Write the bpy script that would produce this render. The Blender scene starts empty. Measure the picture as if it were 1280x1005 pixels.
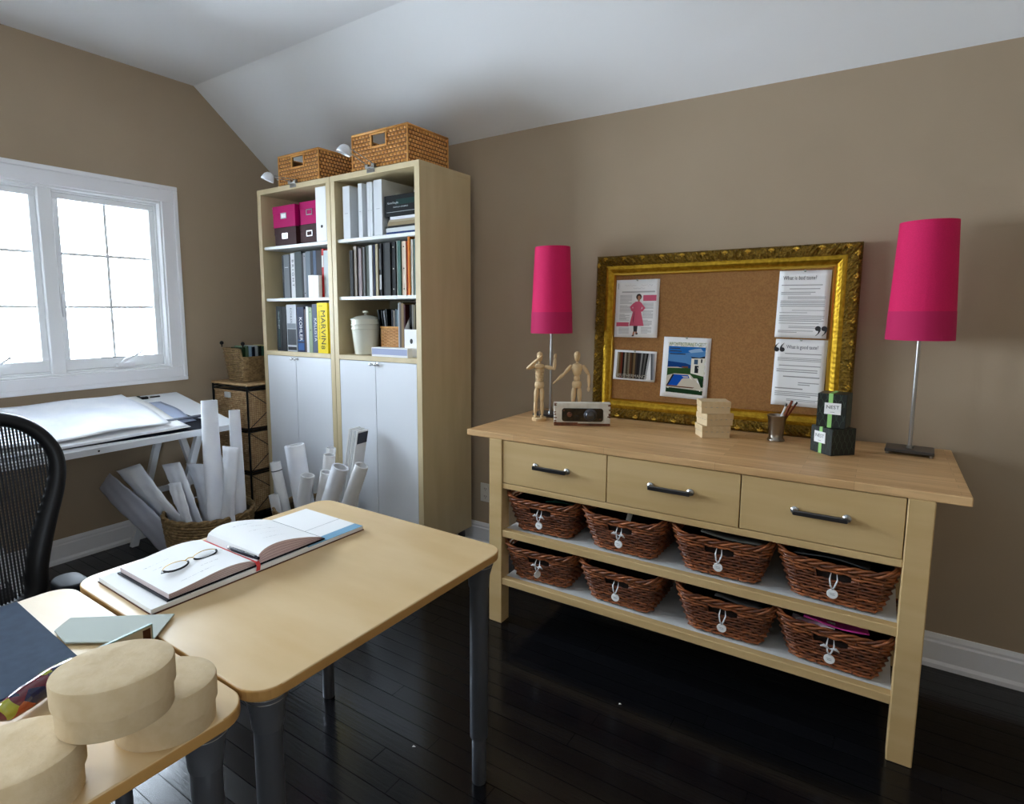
import bpy, math, random
from mathutils import Vector, Matrix
random.seed(7)
sc = bpy.context.scene
col = sc.collection
PI = math.pi

# ------------------------------------------------------------------ camera
cd = bpy.data.cameras.new('camera'); cam = bpy.data.objects.new('camera', cd); col.objects.link(cam)
yw, pt, rl = math.radians(-35.338), math.radians(-6.923), math.radians(-0.227)
fw = Vector((math.sin(yw)*math.cos(pt), math.cos(yw)*math.cos(pt), math.sin(pt)))
r0 = Vector((math.cos(yw), -math.sin(yw), 0)); u0 = r0.cross(fw)
rt = r0*math.cos(rl)+u0*math.sin(rl); up = -r0*math.sin(rl)+u0*math.cos(rl)
cam.matrix_world = Matrix(((rt.x, up.x, -fw.x, 3.8247), (rt.y, up.y, -fw.y, -2.8894), (rt.z, up.z, -fw.z, 1.4461), (0, 0, 0, 1)))
cd.sensor_width = 36; cd.lens = 735.4/1280*36
cd.shift_x = 0.04507; cd.shift_y = -0.01925; cd.clip_start = 0.02
sc.camera = cam

# ------------------------------------------------------------------ sky and lights
w = bpy.data.worlds.new('sky'); sc.world = w; w.use_nodes = True
bg = w.node_tree.nodes['Background']; bg.inputs[0].default_value = (0.74, 0.87, 1.0, 1); bg.inputs[1].default_value = 7.5
def area(name, loc, direction, sx, sy, power, color, portal=False):
    l = bpy.data.lights.new(name, 'AREA'); l.shape = 'RECTANGLE'; l.size = sx; l.size_y = sy; l.energy = power; l.color = color
    o = bpy.data.objects.new(name, l); col.objects.link(o); o.location = loc
    o.rotation_euler = Vector(direction).to_track_quat('-Z', 'Y').to_euler()
    if portal: l.cycles.is_portal = True
    return o
area('window_portal', (-0.10, -1.81, 1.62), (1, 0, 0), 1.95, 1.15, 1, (1, 1, 1), True)
area('side_window_portal', (-0.10, -4.05, 1.62), (1, 0, 0), 1.30, 1.15, 1, (1, 1, 1), True)
area('added_fill_portal', (5.31, -4.45, 1.60), (-1, 0, 0), 0.90, 1.10, 1, (1, 1, 1), True)  # sky portal of the added fill window
sc.view_settings.view_transform = 'Standard'; sc.view_settings.look = 'None'
sc.view_settings.gamma = 1.0; sc.view_settings.use_curve_mapping = False
sc.view_settings.exposure = 2.3

# ------------------------------------------------------------------ materials
def lin(c):
    c = c/255.0
    return c/12.92 if c <= 0.04045 else ((c+0.055)/1.055)**2.4
def L3(rgb): return (lin(rgb[0]), lin(rgb[1]), lin(rgb[2]), 1)
def mat(name, rgb, rough=0.5, metal=0.0, var=None, bump=None, coat=0.0, trans=0.0, alpha=1.0, spec=0.5, ior=None):
    """var=(scale, second rgb, stretch xyz); bump=(scale, strength, stretch xyz)"""
    m = bpy.data.materials.new(name); m.use_nodes = True; nt = m.node_tree; b = nt.nodes['Principled BSDF']
    b.inputs['Base Color'].default_value = L3(rgb); b.inputs['Roughness'].default_value = rough
    b.inputs['Metallic'].default_value = metal; b.inputs['Coat Weight'].default_value = coat
    b.inputs['Transmission Weight'].default_value = trans; b.inputs['Alpha'].default_value = alpha
    b.inputs['Specular IOR Level'].default_value = spec
    if ior: b.inputs['IOR'].default_value = ior
    tc = None
    def coords(st):
        nonlocal tc
        if tc is None: tc = nt.nodes.new('ShaderNodeTexCoord')
        mp = nt.nodes.new('ShaderNodeMapping'); mp.inputs['Scale'].default_value = st
        nt.links.new(tc.outputs['Object'], mp.inputs[0]); return mp.outputs[0]
    if var:
        n = nt.nodes.new('ShaderNodeTexNoise'); n.inputs['Scale'].default_value = var[0]; n.inputs['Detail'].default_value = 5
        nt.links.new(coords(var[2] if len(var) > 2 else (1, 1, 1)), n.inputs['Vector'])
        cr = nt.nodes.new('ShaderNodeValToRGB'); cr.color_ramp.elements[0].position = 0.35; cr.color_ramp.elements[1].position = 0.65
        cr.color_ramp.elements[0].color = L3(rgb); cr.color_ramp.elements[1].color = L3(var[1])
        nt.links.new(n.outputs['Fac'], cr.inputs[0]); nt.links.new(cr.outputs[0], b.inputs['Base Color'])
    if bump:
        n = nt.nodes.new('ShaderNodeTexNoise'); n.inputs['Scale'].default_value = bump[0]; n.inputs['Detail'].default_value = 4
        nt.links.new(coords(bump[2] if len(bump) > 2 else (1, 1, 1)), n.inputs['Vector'])
        bp = nt.nodes.new('ShaderNodeBump'); bp.inputs['Strength'].default_value = bump[1]; bp.inputs['Distance'].default_value = 0.01
        nt.links.new(n.outputs['Fac'], bp.inputs['Height']); nt.links.new(bp.outputs[0], b.inputs['Normal'])
    return m
MT = {}
def mk(name, *a, **k): MT[name] = mat(name, *a, **k); return MT[name]
def colm(rgb, rough=0.55):
    key = 'flat_%d_%d_%d_%d' % (rgb[0], rgb[1], rgb[2], int(rough*100))
    if key not in MT:
        m_ = mk(key, rgb, max(rough, .5), spec=.14)
        m_.node_tree.nodes['Principled BSDF'].inputs['Base Color'].default_value = tuple([lin(c)**1.4 for c in rgb]+[1])   # printed stock: deeper darks
    return MT[key]
mk('wall_paint', (173, 154, 130), 0.85, var=(2.0, (169, 150, 126)), bump=(180, 0.08))
mk('ceiling_paint', (240, 241, 242), 0.9, bump=(90, 0.05))
mk('white_trim', (240, 240, 243), 0.35)
mk('window_white', (240, 241, 242), 0.4)
mk('dark_gasket', (70, 74, 78), 0.6)
mk('birch', (208, 177, 126), 0.45, var=(3.0, (198, 165, 112), (0.6, 6, 6)), bump=(40, 0.03))
mk('birch_side', (214, 196, 156), 0.5, var=(4.0, (206, 187, 146), (3, 3, 0.5)))
mk('desk_birch', (216, 188, 144), 0.38, var=(2.6, (207, 176, 128), (1, 3.5, 1)), bump=(60, 0.02), spec=.35)
mk('desk_edge', (186, 142, 82), 0.4)
mk('white_laminate', (232, 235, 240), 0.35)
mk('shelf_white', (226, 228, 226), 0.4)
mk('steel', (176, 176, 176), 0.28, 1.0)
mk('dark_steel', (95, 95, 98), 0.32, 1.0)
mk('table_leg_grey', (96, 99, 106), 0.38, 0.55)
mk('collar_grey', (92, 95, 101), 0.45, 0.3)
mk('fuchsia_linen', (222, 14, 96), 0.8, var=(300, (212, 10, 88)), bump=(500, 0.15))
mk('fuchsia_band', (192, 18, 88), 0.8, bump=(500, 0.15))
mk('gold', (190, 152, 48), 0.36, 1.0, var=(60, (160, 122, 34)))
mk('gold_bright', (206, 168, 70), 0.28, 1.0)
mk('gold_dark', (158, 128, 56), 0.34, 1.0, var=(120, (112, 86, 34)), bump=(260, 0.9))  # darker mottled gold for the carved band and beads
mk('cork', (158, 112, 62), 0.9, var=(140, (140, 96, 50)), bump=(160, 0.2))
mk('paper', (238, 237, 236), 0.75)
mk('paper_grey', (206, 206, 208), 0.75, var=(5, (218, 218, 220)))
mk('tracing_paper', (242, 243, 247), 0.6, var=(6, (228, 231, 240)), bump=(14, 0.35))
mk('ink', (38, 36, 38), 0.7); mk('ink_grey', (150, 148, 146), 0.8); mk('ink_light', (182, 181, 180), 0.8)
mk('rose_print', (205, 84, 112), 0.7); mk('rose_dark', (150, 50, 80), 0.7)
mk('willow', (132, 72, 40), 0.42, var=(30, (80, 42, 24), (1, 1, 3)), bump=(120, 0.2))
mk('willow_pale', (178, 102, 56), 0.42, var=(30, (112, 62, 32), (1, 1, 3)))
mk('willow_shade', (36, 20, 14), 0.8)  # shade inside the willow baskets, put into the colour
mk('seagrass', (150, 122, 80), 0.7, var=(50, (112, 88, 54)), bump=(150, 0.4))
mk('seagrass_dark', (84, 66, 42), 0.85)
mk('rattan', (224, 168, 94), 0.42, var=(18, (208, 146, 72)), bump=(90, 0.15))
mk('rattan_dark', (120, 74, 34), 0.7)
mk('drawer_weave', (190, 158, 116), 0.6, var=(30, (166, 132, 92)), bump=(120, 0.15))
mk('drawer_weave_dark', (130, 100, 66), 0.7)
mk('black_metal', (24, 24, 26), 0.4, 0.6)
mk('black_plastic', (14, 14, 16), 0.5, spec=.3)
mk('chair_mesh', (20, 20, 24), 0.5)
mk('mannequin_wood', (222, 192, 146), 0.5, var=(20, (206, 174, 128), (1, 1, 0.3)))
mk('worn_white', (226, 222, 212), 0.7, var=(25, (208, 203, 190)))
mk('worn_brown', (126, 72, 40), 0.75, var=(40, (90, 52, 30)))
mk('old_brass', (74, 62, 44), 0.45, 0.8, var=(40, (46, 42, 36)))
mk('kraft', (214, 190, 150), 0.75, var=(60, (206, 180, 138)))
mk('kraft_side', (216, 192, 152), 0.75)
mk('papier_mache', (204, 182, 146), 0.9, var=(40, (196, 172, 134)), bump=(35, 0.25))
mk('black_card', (20, 26, 24), 0.4); mk('deco_green', (78, 98, 84), 0.5); mk('lime_ribbon', (150, 205, 120), 0.5)
mk('silver_cup', (150, 142, 132), 0.3, 1.0)
mk('slate_pad', (44, 60, 80), 0.75, var=(40, (40, 55, 74)), spec=.12)
mk('frosted_acrylic', (166, 172, 162), 0.6, spec=.12)
mk('glass_edge', (118, 146, 138), 0.3, spec=.3)
mk('clear_glass', (255, 255, 255), 0.0, trans=1.0, ior=1.45)
mk('enamel', (226, 226, 212), 0.25, coat=0.5)
mk('outlet_white', (220, 216, 208), 0.35)
mk('floor_stuff', (11, 11, 13), 0.3)

def pane_material():
    m = bpy.data.materials.new('pane_glass'); m.use_nodes = True; nt = m.node_tree; nt.nodes.clear()
    o = nt.nodes.new('ShaderNodeOutputMaterial'); mx = nt.nodes.new('ShaderNodeMixShader'); t = nt.nodes.new('ShaderNodeBsdfTransparent')
    g = nt.nodes.new('ShaderNodeBsdfGlossy'); g.inputs['Roughness'].default_value = 0.02
    f = nt.nodes.new('ShaderNodeFresnel'); f.inputs[0].default_value = 1.45
    nt.links.new(f.outputs[0], mx.inputs[0]); nt.links.new(t.outputs[0], mx.inputs[1]); nt.links.new(g.outputs[0], mx.inputs[2]); nt.links.new(mx.outputs[0], o.inputs[0])
    return m
MT['pane_glass'] = pane_material()
def plank_material(name, c, r):
    m = mat(name, c, r, bump=(9, 0.05, (1, 9, 1)), spec=0.35)
    return m
PLANKS = [plank_material('floor_board_%s' % n, c, r) for n, c, r in (('a', (13, 13, 16), 0.17), ('b', (10, 10, 13), 0.20), ('c', (15, 15, 18), 0.15))]
def butcher_material():
    m = mat('butcher_block', (214, 176, 126), 0.42, bump=(50, 0.02)); nt = m.node_tree; b = nt.nodes['Principled BSDF']
    tc = nt.nodes.new('ShaderNodeTexCoord'); mp = nt.nodes.new('ShaderNodeMapping')
    nt.links.new(tc.outputs['Object'], mp.inputs[0])
    br = nt.nodes.new('ShaderNodeTexBrick'); br.offset = 0.37; br.inputs['Scale'].default_value = 1.0
    br.inputs['Brick Width'].default_value = 0.42; br.inputs['Row Height'].default_value = 0.042; br.inputs['Mortar Size'].default_value = 0.0004
    br.inputs['Color1'].default_value = L3((226, 186, 134)); br.inputs['Color2'].default_value = L3((204, 160, 108)); br.inputs['Mortar'].default_value = L3((160, 118, 74))
    nt.links.new(mp.outputs[0], br.inputs['Vector'])
    n = nt.nodes.new('ShaderNodeTexNoise'); n.inputs['Scale'].default_value = 5; n.inputs['Detail'].default_value = 6
    mp2 = nt.nodes.new('ShaderNodeMapping'); mp2.inputs['Scale'].default_value = (1, 14, 14); nt.links.new(tc.outputs['Object'], mp2.inputs[0]); nt.links.new(mp2.outputs[0], n.inputs['Vector'])
    mx = nt.nodes.new('ShaderNodeMixRGB'); mx.blend_type = 'MULTIPLY'; mx.inputs[0].default_value = 0.5
    cr = nt.nodes.new('ShaderNodeValToRGB'); cr.color_ramp.elements[0].position = 0.3; cr.color_ramp.elements[0].color = (0.62, 0.55, 0.47, 1); cr.color_ramp.elements[1].position = 0.6; cr.color_ramp.elements[1].color = (1, 1, 1, 1)
    nt.links.new(n.outputs['Fac'], cr.inputs[0]); nt.links.new(br.outputs['Color'], mx.inputs[1]); nt.links.new(cr.outputs[0], mx.inputs[2])
    nt.links.new(mx.outputs[0], b.inputs['Base Color'])
    return m
MT['butcher_block'] = butcher_material()
def patchwork_material():
    m = mat('patchwork_lacquer', (90, 20, 30), 0.18, coat=0.6); nt = m.node_tree; b = nt.nodes['Principled BSDF']
    tc = nt.nodes.new('ShaderNodeTexCoord'); v = nt.nodes.new('ShaderNodeTexVoronoi'); v.inputs['Scale'].default_value = 38
    cr = nt.nodes.new('ShaderNodeValToRGB'); cr.color_ramp.interpolation = 'CONSTANT'
    cols = [(0, (92, 18, 34)), (0.28, (160, 70, 30)), (0.45, (18, 24, 66)), (0.6, (110, 24, 40)), (0.93, (150, 150, 40))]
    cr.color_ramp.elements[0].color = L3(cols[0][1]); cr.color_ramp.elements[1].position = cols[1][0]; cr.color_ramp.elements[1].color = L3(cols[1][1])
    for p, c in cols[2:]:
        e = cr.color_ramp.elements.new(p); e.color = L3(c)
    nt.links.new(tc.outputs['Object'], v.inputs['Vector']); sp = nt.nodes.new('ShaderNodeSeparateColor'); nt.links.new(v.outputs['Color'], sp.inputs[0])
    nt.links.new(sp.outputs[0], cr.inputs[0]); nt.links.new(cr.outputs[0], b.inputs['Base Color'])
    return m
MT['patchwork'] = patchwork_material()
def M(x): return MT[x] if isinstance(x, str) else x

# ------------------------------------------------------------------ mesh builder
_txt = {}
def text_mesh(s, size):
    k = (s, round(size, 5))
    if k not in _txt:
        c = bpy.data.curves.new('lettering', 'FONT'); c.body = s; c.size = size; c.resolution_u = 2
        o = bpy.data.objects.new('lettering', c); col.objects.link(o)
        dg = bpy.context.evaluated_depsgraph_get(); dg.update(); me = o.evaluated_get(dg).to_mesh()
        vs = [tuple(v.co) for v in me.vertices]; fs = [tuple(p.vertices) for p in me.polygons]
        o.evaluated_get(dg).to_mesh_clear(); bpy.data.objects.remove(o); bpy.data.curves.remove(c)
        _txt[k] = (vs, fs)
    return _txt[k]
class MB:
    def __init__(s): s.v = []; s.f = []; s.m = []
    def add(s, vs, fs, mi=0):
        n = len(s.v); s.v += [tuple(v) for v in vs]; s.f += [tuple(i+n for i in f) for f in fs]; s.m += [mi]*len(fs); return s
    def box(s, x0, x1, y0, y1, z0, z1, mi=0, mx=None):
        vs = [(x, y, z) for z in (z0, z1) for y in (y0, y1) for x in (x0, x1)]
        if mx is not None: vs = [mx @ Vector(v) for v in vs]
        return s.add(vs, [(0, 2, 3, 1), (4, 5, 7, 6), (0, 1, 5, 4), (2, 6, 7, 3), (0, 4, 6, 2), (1, 3, 7, 5)], mi)
    def hexa(s, b, t, mi=0):   # 4 bottom, 4 top points, same winding (ccw from above)
        return s.add(list(b)+list(t), [(3, 2, 1, 0), (4, 5, 6, 7), (0, 1, 5, 4), (1, 2, 6, 5), (2, 3, 7, 6), (3, 0, 4, 7)], mi)
    def prism(s, poly, z0, z1, mi=0, side=None):
        n = len(poly); vs = [(p[0], p[1], z0) for p in poly]+[(p[0], p[1], z1) for p in poly]
        s.add(vs, [tuple(range(n-1, -1, -1)), tuple(range(n, 2*n))], mi)
        b = len(s.v)-2*n; sd = mi if side is None else side
        for i in range(n): s.f.append((b+i, b+(i+1) % n, b+n+(i+1) % n, b+n+i)); s.m.append(sd)
        return s
    def poly(s, pts, mi=0): return s.add(pts, [tuple(range(len(pts)))], mi)
    def lathe(s, prof, n=24, mi=0, c=(0, 0, 0), ax=None, sx=1, sy=1):
        vs = []
        for r, z in prof:
            for i in range(n):
                a = 2*PI*i/n; vs.append(Vector((r*math.cos(a)*sx, r*math.sin(a)*sy, z)))
        if ax is not None:
            q = Vector(ax).to_track_quat('Z', 'Y'); vs = [q @ v for v in vs]
        vs = [v+Vector(c) for v in vs]
        fs = []
        for j in range(len(prof)-1):
            for i in range(n):
                a, b = j*n+i, j*n+(i+1) % n; fs.append((a, b, b+n, a+n))
        if prof[0][0] > 1e-6: fs.append(tuple(range(n-1, -1, -1)))
        if prof[-1][0] > 1e-6: fs.append(tuple(range((len(prof)-1)*n, len(prof)*n)))
        return s.add(vs, fs, mi)
    def cyl(s, p0, p1, r0_, r1_=None, n=12, mi=0):
        p0, p1 = Vector(p0), Vector(p1); r1_ = r0_ if r1_ is None else r1_; d = p1-p0
        return s.lathe([(r0_, 0), (r1_, d.length)], n, mi, p0, d)
    def tube(s, pts, r, n=6, mi=0, closed=False, flat=1.0, upv=None):
        pts = [Vector(p) for p in pts]; N = len(pts); vs = []
        for i, p in enumerate(pts):
            if closed: t = pts[(i+1) % N]-pts[i-1]
            else: t = pts[min(i+1, N-1)]-pts[max(i-1, 0)]
            if t.length < 1e-9: t = Vector((0, 0, 1))
            t.normalize(); ref = Vector(upv) if upv else (Vector((0, 0, 1)) if abs(t.z) < 0.9 else Vector((1, 0, 0)))
            a = t.cross(ref)
            if a.length < 1e-6: a = t.cross(Vector((0, 1, 0.1)))
            a.normalize(); b = a.cross(t); rr = r[i] if isinstance(r, (list, tuple)) else r
            for k in range(n):
                an = 2*PI*k/n; vs.append(p+a*(rr*math.cos(an)*flat)+b*(rr*math.sin(an)))
        fs = []
        for i in range(N if closed else N-1):
            j = (i+1) % N
            for k in range(n): fs.append((i*n+k, i*n+(k+1) % n, j*n+(k+1) % n, j*n+k))
        if not closed: fs += [tuple(range(n-1, -1, -1)), tuple(range((N-1)*n, N*n))]
        return s.add(vs, fs, mi)
    def sphere(s, c, r, mi=0, n=12, sc_=(1, 1, 1), ax=None):
        m_ = max(4, n//2); prof = [(r*math.sin(PI*j/m_), -r*math.cos(PI*j/m_)*sc_[2]) for j in range(m_+1)]
        prof[0] = (1e-5, prof[0][1]); prof[-1] = (1e-5, prof[-1][1])
        return s.lathe(prof, n, mi, c, ax, sc_[0], sc_[1])
    def grid(s, fn, nu, nv, mi=0, closed_u=False):
        vs = [fn(i/nu, j/nv) for j in range(nv+1) for i in range(nu+1)]
        return s.add(vs, [(j*(nu+1)+i, j*(nu+1)+i+1, (j+1)*(nu+1)+i+1, (j+1)*(nu+1)+i) for j in range(nv) for i in range(nu)], mi)
    def text(s, t, o, xd, yd, size, mi=0, align='l', squeeze=1.0):
        vs, fs = text_mesh(t, size); xd, yd, o = Vector(xd), Vector(yd), Vector(o)
        if not vs: return s
        wd = max(v[0] for v in vs); off = 0 if align == 'l' else wd/2
        return s.add([o+xd*(v[0]-off)*squeeze+yd*v[1] for v in vs], fs, mi)
    def build(s, name, mats, parent=None, smooth=False, bevel=0, seg=1, solid=0, kind=None, loc=None, rot=None, angle=None):
        me = bpy.data.meshes.new(name); me.from_pydata(s.v, [], s.f)
        mats = mats if isinstance(mats, (list, tuple)) else [mats]
        for m_ in mats: me.materials.append(M(m_))
        me.polygons.foreach_set('material_index', s.m)
        if smooth: me.polygons.foreach_set('use_smooth', [True]*len(s.f))
        me.update(); o = bpy.data.objects.new(name, me); col.objects.link(o)
        if smooth and angle: me.set_sharp_from_angle(angle=math.radians(angle))
        if solid:
            md = o.modifiers.new('solid', 'SOLIDIFY'); md.thickness = solid; md.offset = 0
        if bevel:
            md = o.modifiers.new('bevel', 'BEVEL'); md.width = bevel; md.segments = seg; md.limit_method = 'ANGLE'; md.angle_limit = math.radians(40)
        if parent is not None: o.parent = parent
        if loc is not None: o.location = loc
        if rot is not None: o.rotation_euler = rot
        if kind: o['kind'] = kind
        return o
def thing(name, label, cat, loc=(0, 0, 0), rz=0.0, group=None):
    o = bpy.data.objects.new(name, None); col.objects.link(o); o.location = loc; o.rotation_euler = (0, 0, rz)
    o.empty_display_size = 0.05; o['label'] = label; o['category'] = cat
    if group: o['group'] = group
    return o
def tag(o, label, cat, group=None):
    o['label'] = label; o['category'] = cat
    if group: o['group'] = group
    return o
def struct(o): o['kind'] = 'structure'; return o
def copy_tree(o, parent=None):
    c = o.copy(); col.objects.link(c); c.parent = parent
    for ch in list(o.children): copy_tree(ch, c)
    return c
def rounded_rect(x0, x1, y0, y1, r, n=6):
    out = []
    for cx_, cy_, a0 in ((x1-r, y1-r, 0), (x0+r, y1-r, 90), (x0+r, y0+r, 180), (x1-r, y0+r, 270)):
        for k in range(n+1):
            a = math.radians(a0+90*k/n); out.append((cx_+r*math.cos(a), cy_+r*math.sin(a)))
    return out
ORD = ['leftmost', 'second from left', 'third from left', 'fourth from left', 'fifth from left', 'sixth from left', 'seventh from left', 'eighth from left',
       'ninth from left', 'tenth from left', 'eleventh from left', 'twelfth from left', 'thirteenth from left', 'fourteenth from left', 'fifteenth from left',
       'sixteenth from left', 'seventeenth from left', 'eighteenth from left', 'nineteenth from left', 'twentieth from left', 'twenty-first from left', 'twenty-second from left', 'twenty-third from left', 'twenty-fourth from left']

# ================================================================== the room
WY = 0.05            # plane of the long wall
RX, RY = 5.2, -5.2   # right and rear walls
HC, HS, SY = 2.926, 2.43, -0.588
X0, X1 = -0.0, RX
# floor boards running along the long wall
fl = struct(MB().box(-0.12, RX+0.12, RY-0.12, WY+0.1, -0.06, -0.0125).build('floor', 'floor_stuff'))
def plank(x0, x1, y0, y1, mi):
    return MB().box(x0+0.0008, x1-0.0008, y0+0.0010, y1-0.0010, -0.012, -0.0004*(mi % 2)).build('floor_board', PLANKS[mi], fl)
rng = random.Random(3)
y = WY; pw = 0.0707
while y > -2.9:
    x = -rng.random()*0.7
    while x < RX:
        ln = 0.75+rng.random()*0.75
        a, b = max(x, 0), min(x+ln, RX)
        if b-a > 0.02: plank(a, b, y-pw, y, rng.randrange(3))
        x += ln
    y -= pw
mb = MB()
while y > RY:
    x = -rng.random()
    while x < RX:
        ln = 0.9+rng.random()*0.6; a, b = max(x, 0), min(x+ln, RX)
        if b-a > 0.02: mb.box(a+.0006, b-.0006, y-pw+.0007, y-.0007, -0.012, 0)
        x += ln
    y -= pw
mb.build('floor_board', PLANKS[0], fl, kind='stuff')
# ceiling: flat middle with a slope down to the long wall (and its mirror at the rear)
cm = MB(); T = 0.1
cm.hexa([(-.1, -4.6, HC), (RX+.1, -4.6, HC), (RX+.1, SY, HC), (-.1, SY, HC)], [(-.1, -4.6, HC+T), (RX+.1, -4.6, HC+T), (RX+.1, SY, HC+T), (-.1, SY, HC+T)])
struct(cm.build('ceiling', 'ceiling_paint'))
HR = 2.385   # the slope meets the wall a little lower at the right
def hs(x): return HS if x < 2 else HS+(HR-HS)*(x-2)/(4.6-2)
cs = MB()
for a, b in ((-.1, 2.0), (2.0, RX+.1)):
    k0, k1 = hs(a), hs(b); e = 0.06; sl = (HC-HS)/(WY-SY)
    cs.hexa([(a, SY, HC), (b, SY, HC), (b, WY+e, k1-e*sl), (a, WY+e, k0-e*sl)], [(a, SY, HC+T), (b, SY, HC+T), (b, WY+e, k1+T), (a, WY+e, k0+T)])
struct(cs.build('ceiling_slope', 'ceiling_paint'))
struct(MB().hexa([(-.1, RY-.1, 2.43), (RX+.1, RY-.1, 2.43), (RX+.1, -4.6, HC), (-.1, -4.6, HC)], [(-.1, RY-.1, 2.53), (RX+.1, RY-.1, 2.53), (RX+.1, -4.6, HC+T), (-.1, -4.6, HC+T)]).build('ceiling_slope_rear', 'ceiling_paint'))
# walls
struct(MB().box(-.12, RX+.12, WY, WY+.1, 0, 2.5).build('wall_back', 'wall_paint'))
RYA, RYB, RZA, RZB = -4.9, -4.0, 1.05, 2.15          # opening for the added fill window, behind the camera
wr = MB(); wr.box(RX, RX+.12, RY-.12, RYA, 0, 3.0); wr.box(RX, RX+.12, RYB, WY+.1, 0, 3.0); wr.box(RX, RX+.12, RYA, RYB, 0, RZA); wr.box(RX, RX+.12, RYA, RYB, RZB, 3.0)
struct(wr.build('wall_right', 'wall_paint'))
WY0, WY1, WZ0, WZ1 = -2.78, -0.862, 1.085, 2.145     # window opening in the left wall
wl = MB()
wl.box(-.15, 0, RY-.12, WY+.1, 0, WZ0); wl.box(-.15, 0, RY-.12, WY+.1, WZ1, 3.0)
wl.box(-.15, 0, WY1, WY+.1, WZ0, WZ1); wl.box(-.15, 0, -3.40, WY0, WZ0, WZ1); wl.box(-.15, 0, RY-.12, -4.70, WZ0, WZ1)
struct(wl.build('wall_left', 'wall_paint'))
struct(MB().box(-.12, RX+.12, RY-.12, RY, 0, 3.0).build('wall_front', 'wall_paint'))
# baseboards (profiled)
def baseboard(name, fn, length):
    prof = [(0, 0), (.024, 0), (.024, .018), (.016, .03), (.016, .105), (.011, .112), (.011, .122), (.005, .138), (0, .14)]
    b = MB(); n = len(prof)
    b.add([fn(0, d, z) for d, z in prof]+[fn(length, d, z) for d, z in prof], [(i, i+1, n+i+1, n+i) for i in range(n-1)])
    return struct(b.build(name, 'white_trim'))
baseboard('baseboard_back', lambda t, d, z: (t, WY-d, z), RX)
baseboard('baseboard_left', lambda t, d, z: (d, WY-t, z), WY-RY)
baseboard('baseboard_right', lambda t, d, z: (RX-d, WY-t, z), WY-RY)
baseboard('baseboard_front', lambda t, d, z: (t, RY+d, z), RX)

# window 1: casing, frame, mullions, sashes with muntins, glass, crank
wroot = bpy.data.objects.new('window_1', None); col.objects.link(wroot); wroot['kind'] = 'structure'; wroot['label'] = 'white casement window over the drafting desk'
c = MB(); cw = 0.088
def casing_piece(b, y0, y1, z0, z1):
    b.box(0, .018, y0, y1, z0, z1)
for (y0, y1, z0, z1) in ((WY0-cw, WY1+cw, WZ1, WZ1+cw), (WY0-cw, WY1+cw, WZ0-.075, WZ0), (WY1, WY1+cw, WZ0, WZ1), (WY0-cw, WY0, WZ0, WZ1)): casing_piece(c, y0, y1, z0, z1)
c.build('casing', 'white_trim', wroot, bevel=.003)
c = MB(); e = .014
for (y0, y1, z0, z1) in ((WY0-cw-e, WY1+cw+e, WZ1+cw-.012, WZ1+cw+e), (WY0-cw-e, WY1+cw+e, WZ0-.075-e, WZ0-.063), (WY1+cw-.012, WY1+cw+e, WZ0-.063, WZ1+cw-.012), (WY0-cw-e, WY0-cw+.012, WZ0-.063, WZ1+cw-.012)):
    c.box(0, .03, y0, y1, z0, z1)
c.build('casing_moulding', 'white_trim', wroot, bevel=.004, seg=2)
c = MB()   # jamb lining, stepped
for d0, d1, t in ((-.15, 0.006, .012), (-.15, -.03, .024)):
    c.box(d0, d1, WY0, WY1, WZ1-t, WZ1); c.box(d0, d1, WY0, WY1, WZ0, WZ0+t)
    c.box(d0, d1, WY1-t, WY1, WZ0+t, WZ1-t); c.box(d0, d1, WY0, WY0+t, WZ0+t, WZ1-t)
c.build('jamb', 'window_white', wroot, bevel=.002)
bays = [(-1.462, -0.886), (-2.11, -1.534), (-2.756, -2.182)]
for ya, yb in ((-1.534, -1.462), (-2.182, -2.11)):
    MB().box(-.13, -.012, ya, yb, WZ0, WZ1).build('mullion', 'window_white', wroot, bevel=.004)
for k, (ya, yb) in enumerate(bays):
    z0, z1 = WZ0+.024, WZ1-.024; s = .045
    f = MB()
    f.box(-.085, -.04, ya, yb, z0, z0+s+.02); f.box(-.085, -.04, ya, yb, z1-s+.01, z1)
    f.box(-.085, -.04, ya, ya+s-.01, z0+s+.02, z1-s+.01); f.box(-.085, -.04, yb-s+.01, yb, z0+s+.02, z1-s+.01)
    fo = f.build('sash', 'window_white', wroot, bevel=.003)
    gy0, gy1, gz0, gz1 = ya+s-.01, yb-s+.01, z0+s+.02, z1-s+.01
    mu = MB(); mid = (gy0+gy1)/2
    mu.box(-.074, -.058, mid-.008, mid+.008, gz0, gz1)
    for q in (1, 2):
        zz = gz0+(gz1-gz0)*q/3; mu.box(-.0725, -.0595, gy0, gy1, zz-.008, zz+.008)
    mu.build('muntin', 'window_white', fo)
    MB().box(-.068, -.064, gy0, gy1, gz0, gz1).build('pane', 'pane_glass', fo)
    g = MB(); g.box(-.0405, -.0385, gy0-.002, gy0, gz0, gz1); g.box(-.0405, -.0385, mid-.09, mid+.05, gz0-.006, gz0-.002)
    g.build('gasket', 'dark_gasket', fo)
    lk = MB(); lk.box(-.04, -.025, ya+.012, ya+.026, 1.42, 1.55); lk.build('sash_lock', 'window_white', fo, bevel=.003)
    cr = MB(); ym = mid+.045 if k == 0 else mid
    cr.box(-.045, -.005, ym-.055, ym+.045, WZ0+.024, WZ0+.05)
    cr.tube([(-.02, ym-.02, WZ0+.05), (-.005, ym-.01, WZ0+.07), (.012, ym+.04, WZ0+.09), (.014, ym+.08, WZ0+.115)], [.012, .010, .007, .006], 8)
    cr.sphere((.014, ym+.083, WZ0+.118), .009)
    cr.build('crank_handle', 'white_trim', wroot, bevel=.004, seg=2)
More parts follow.
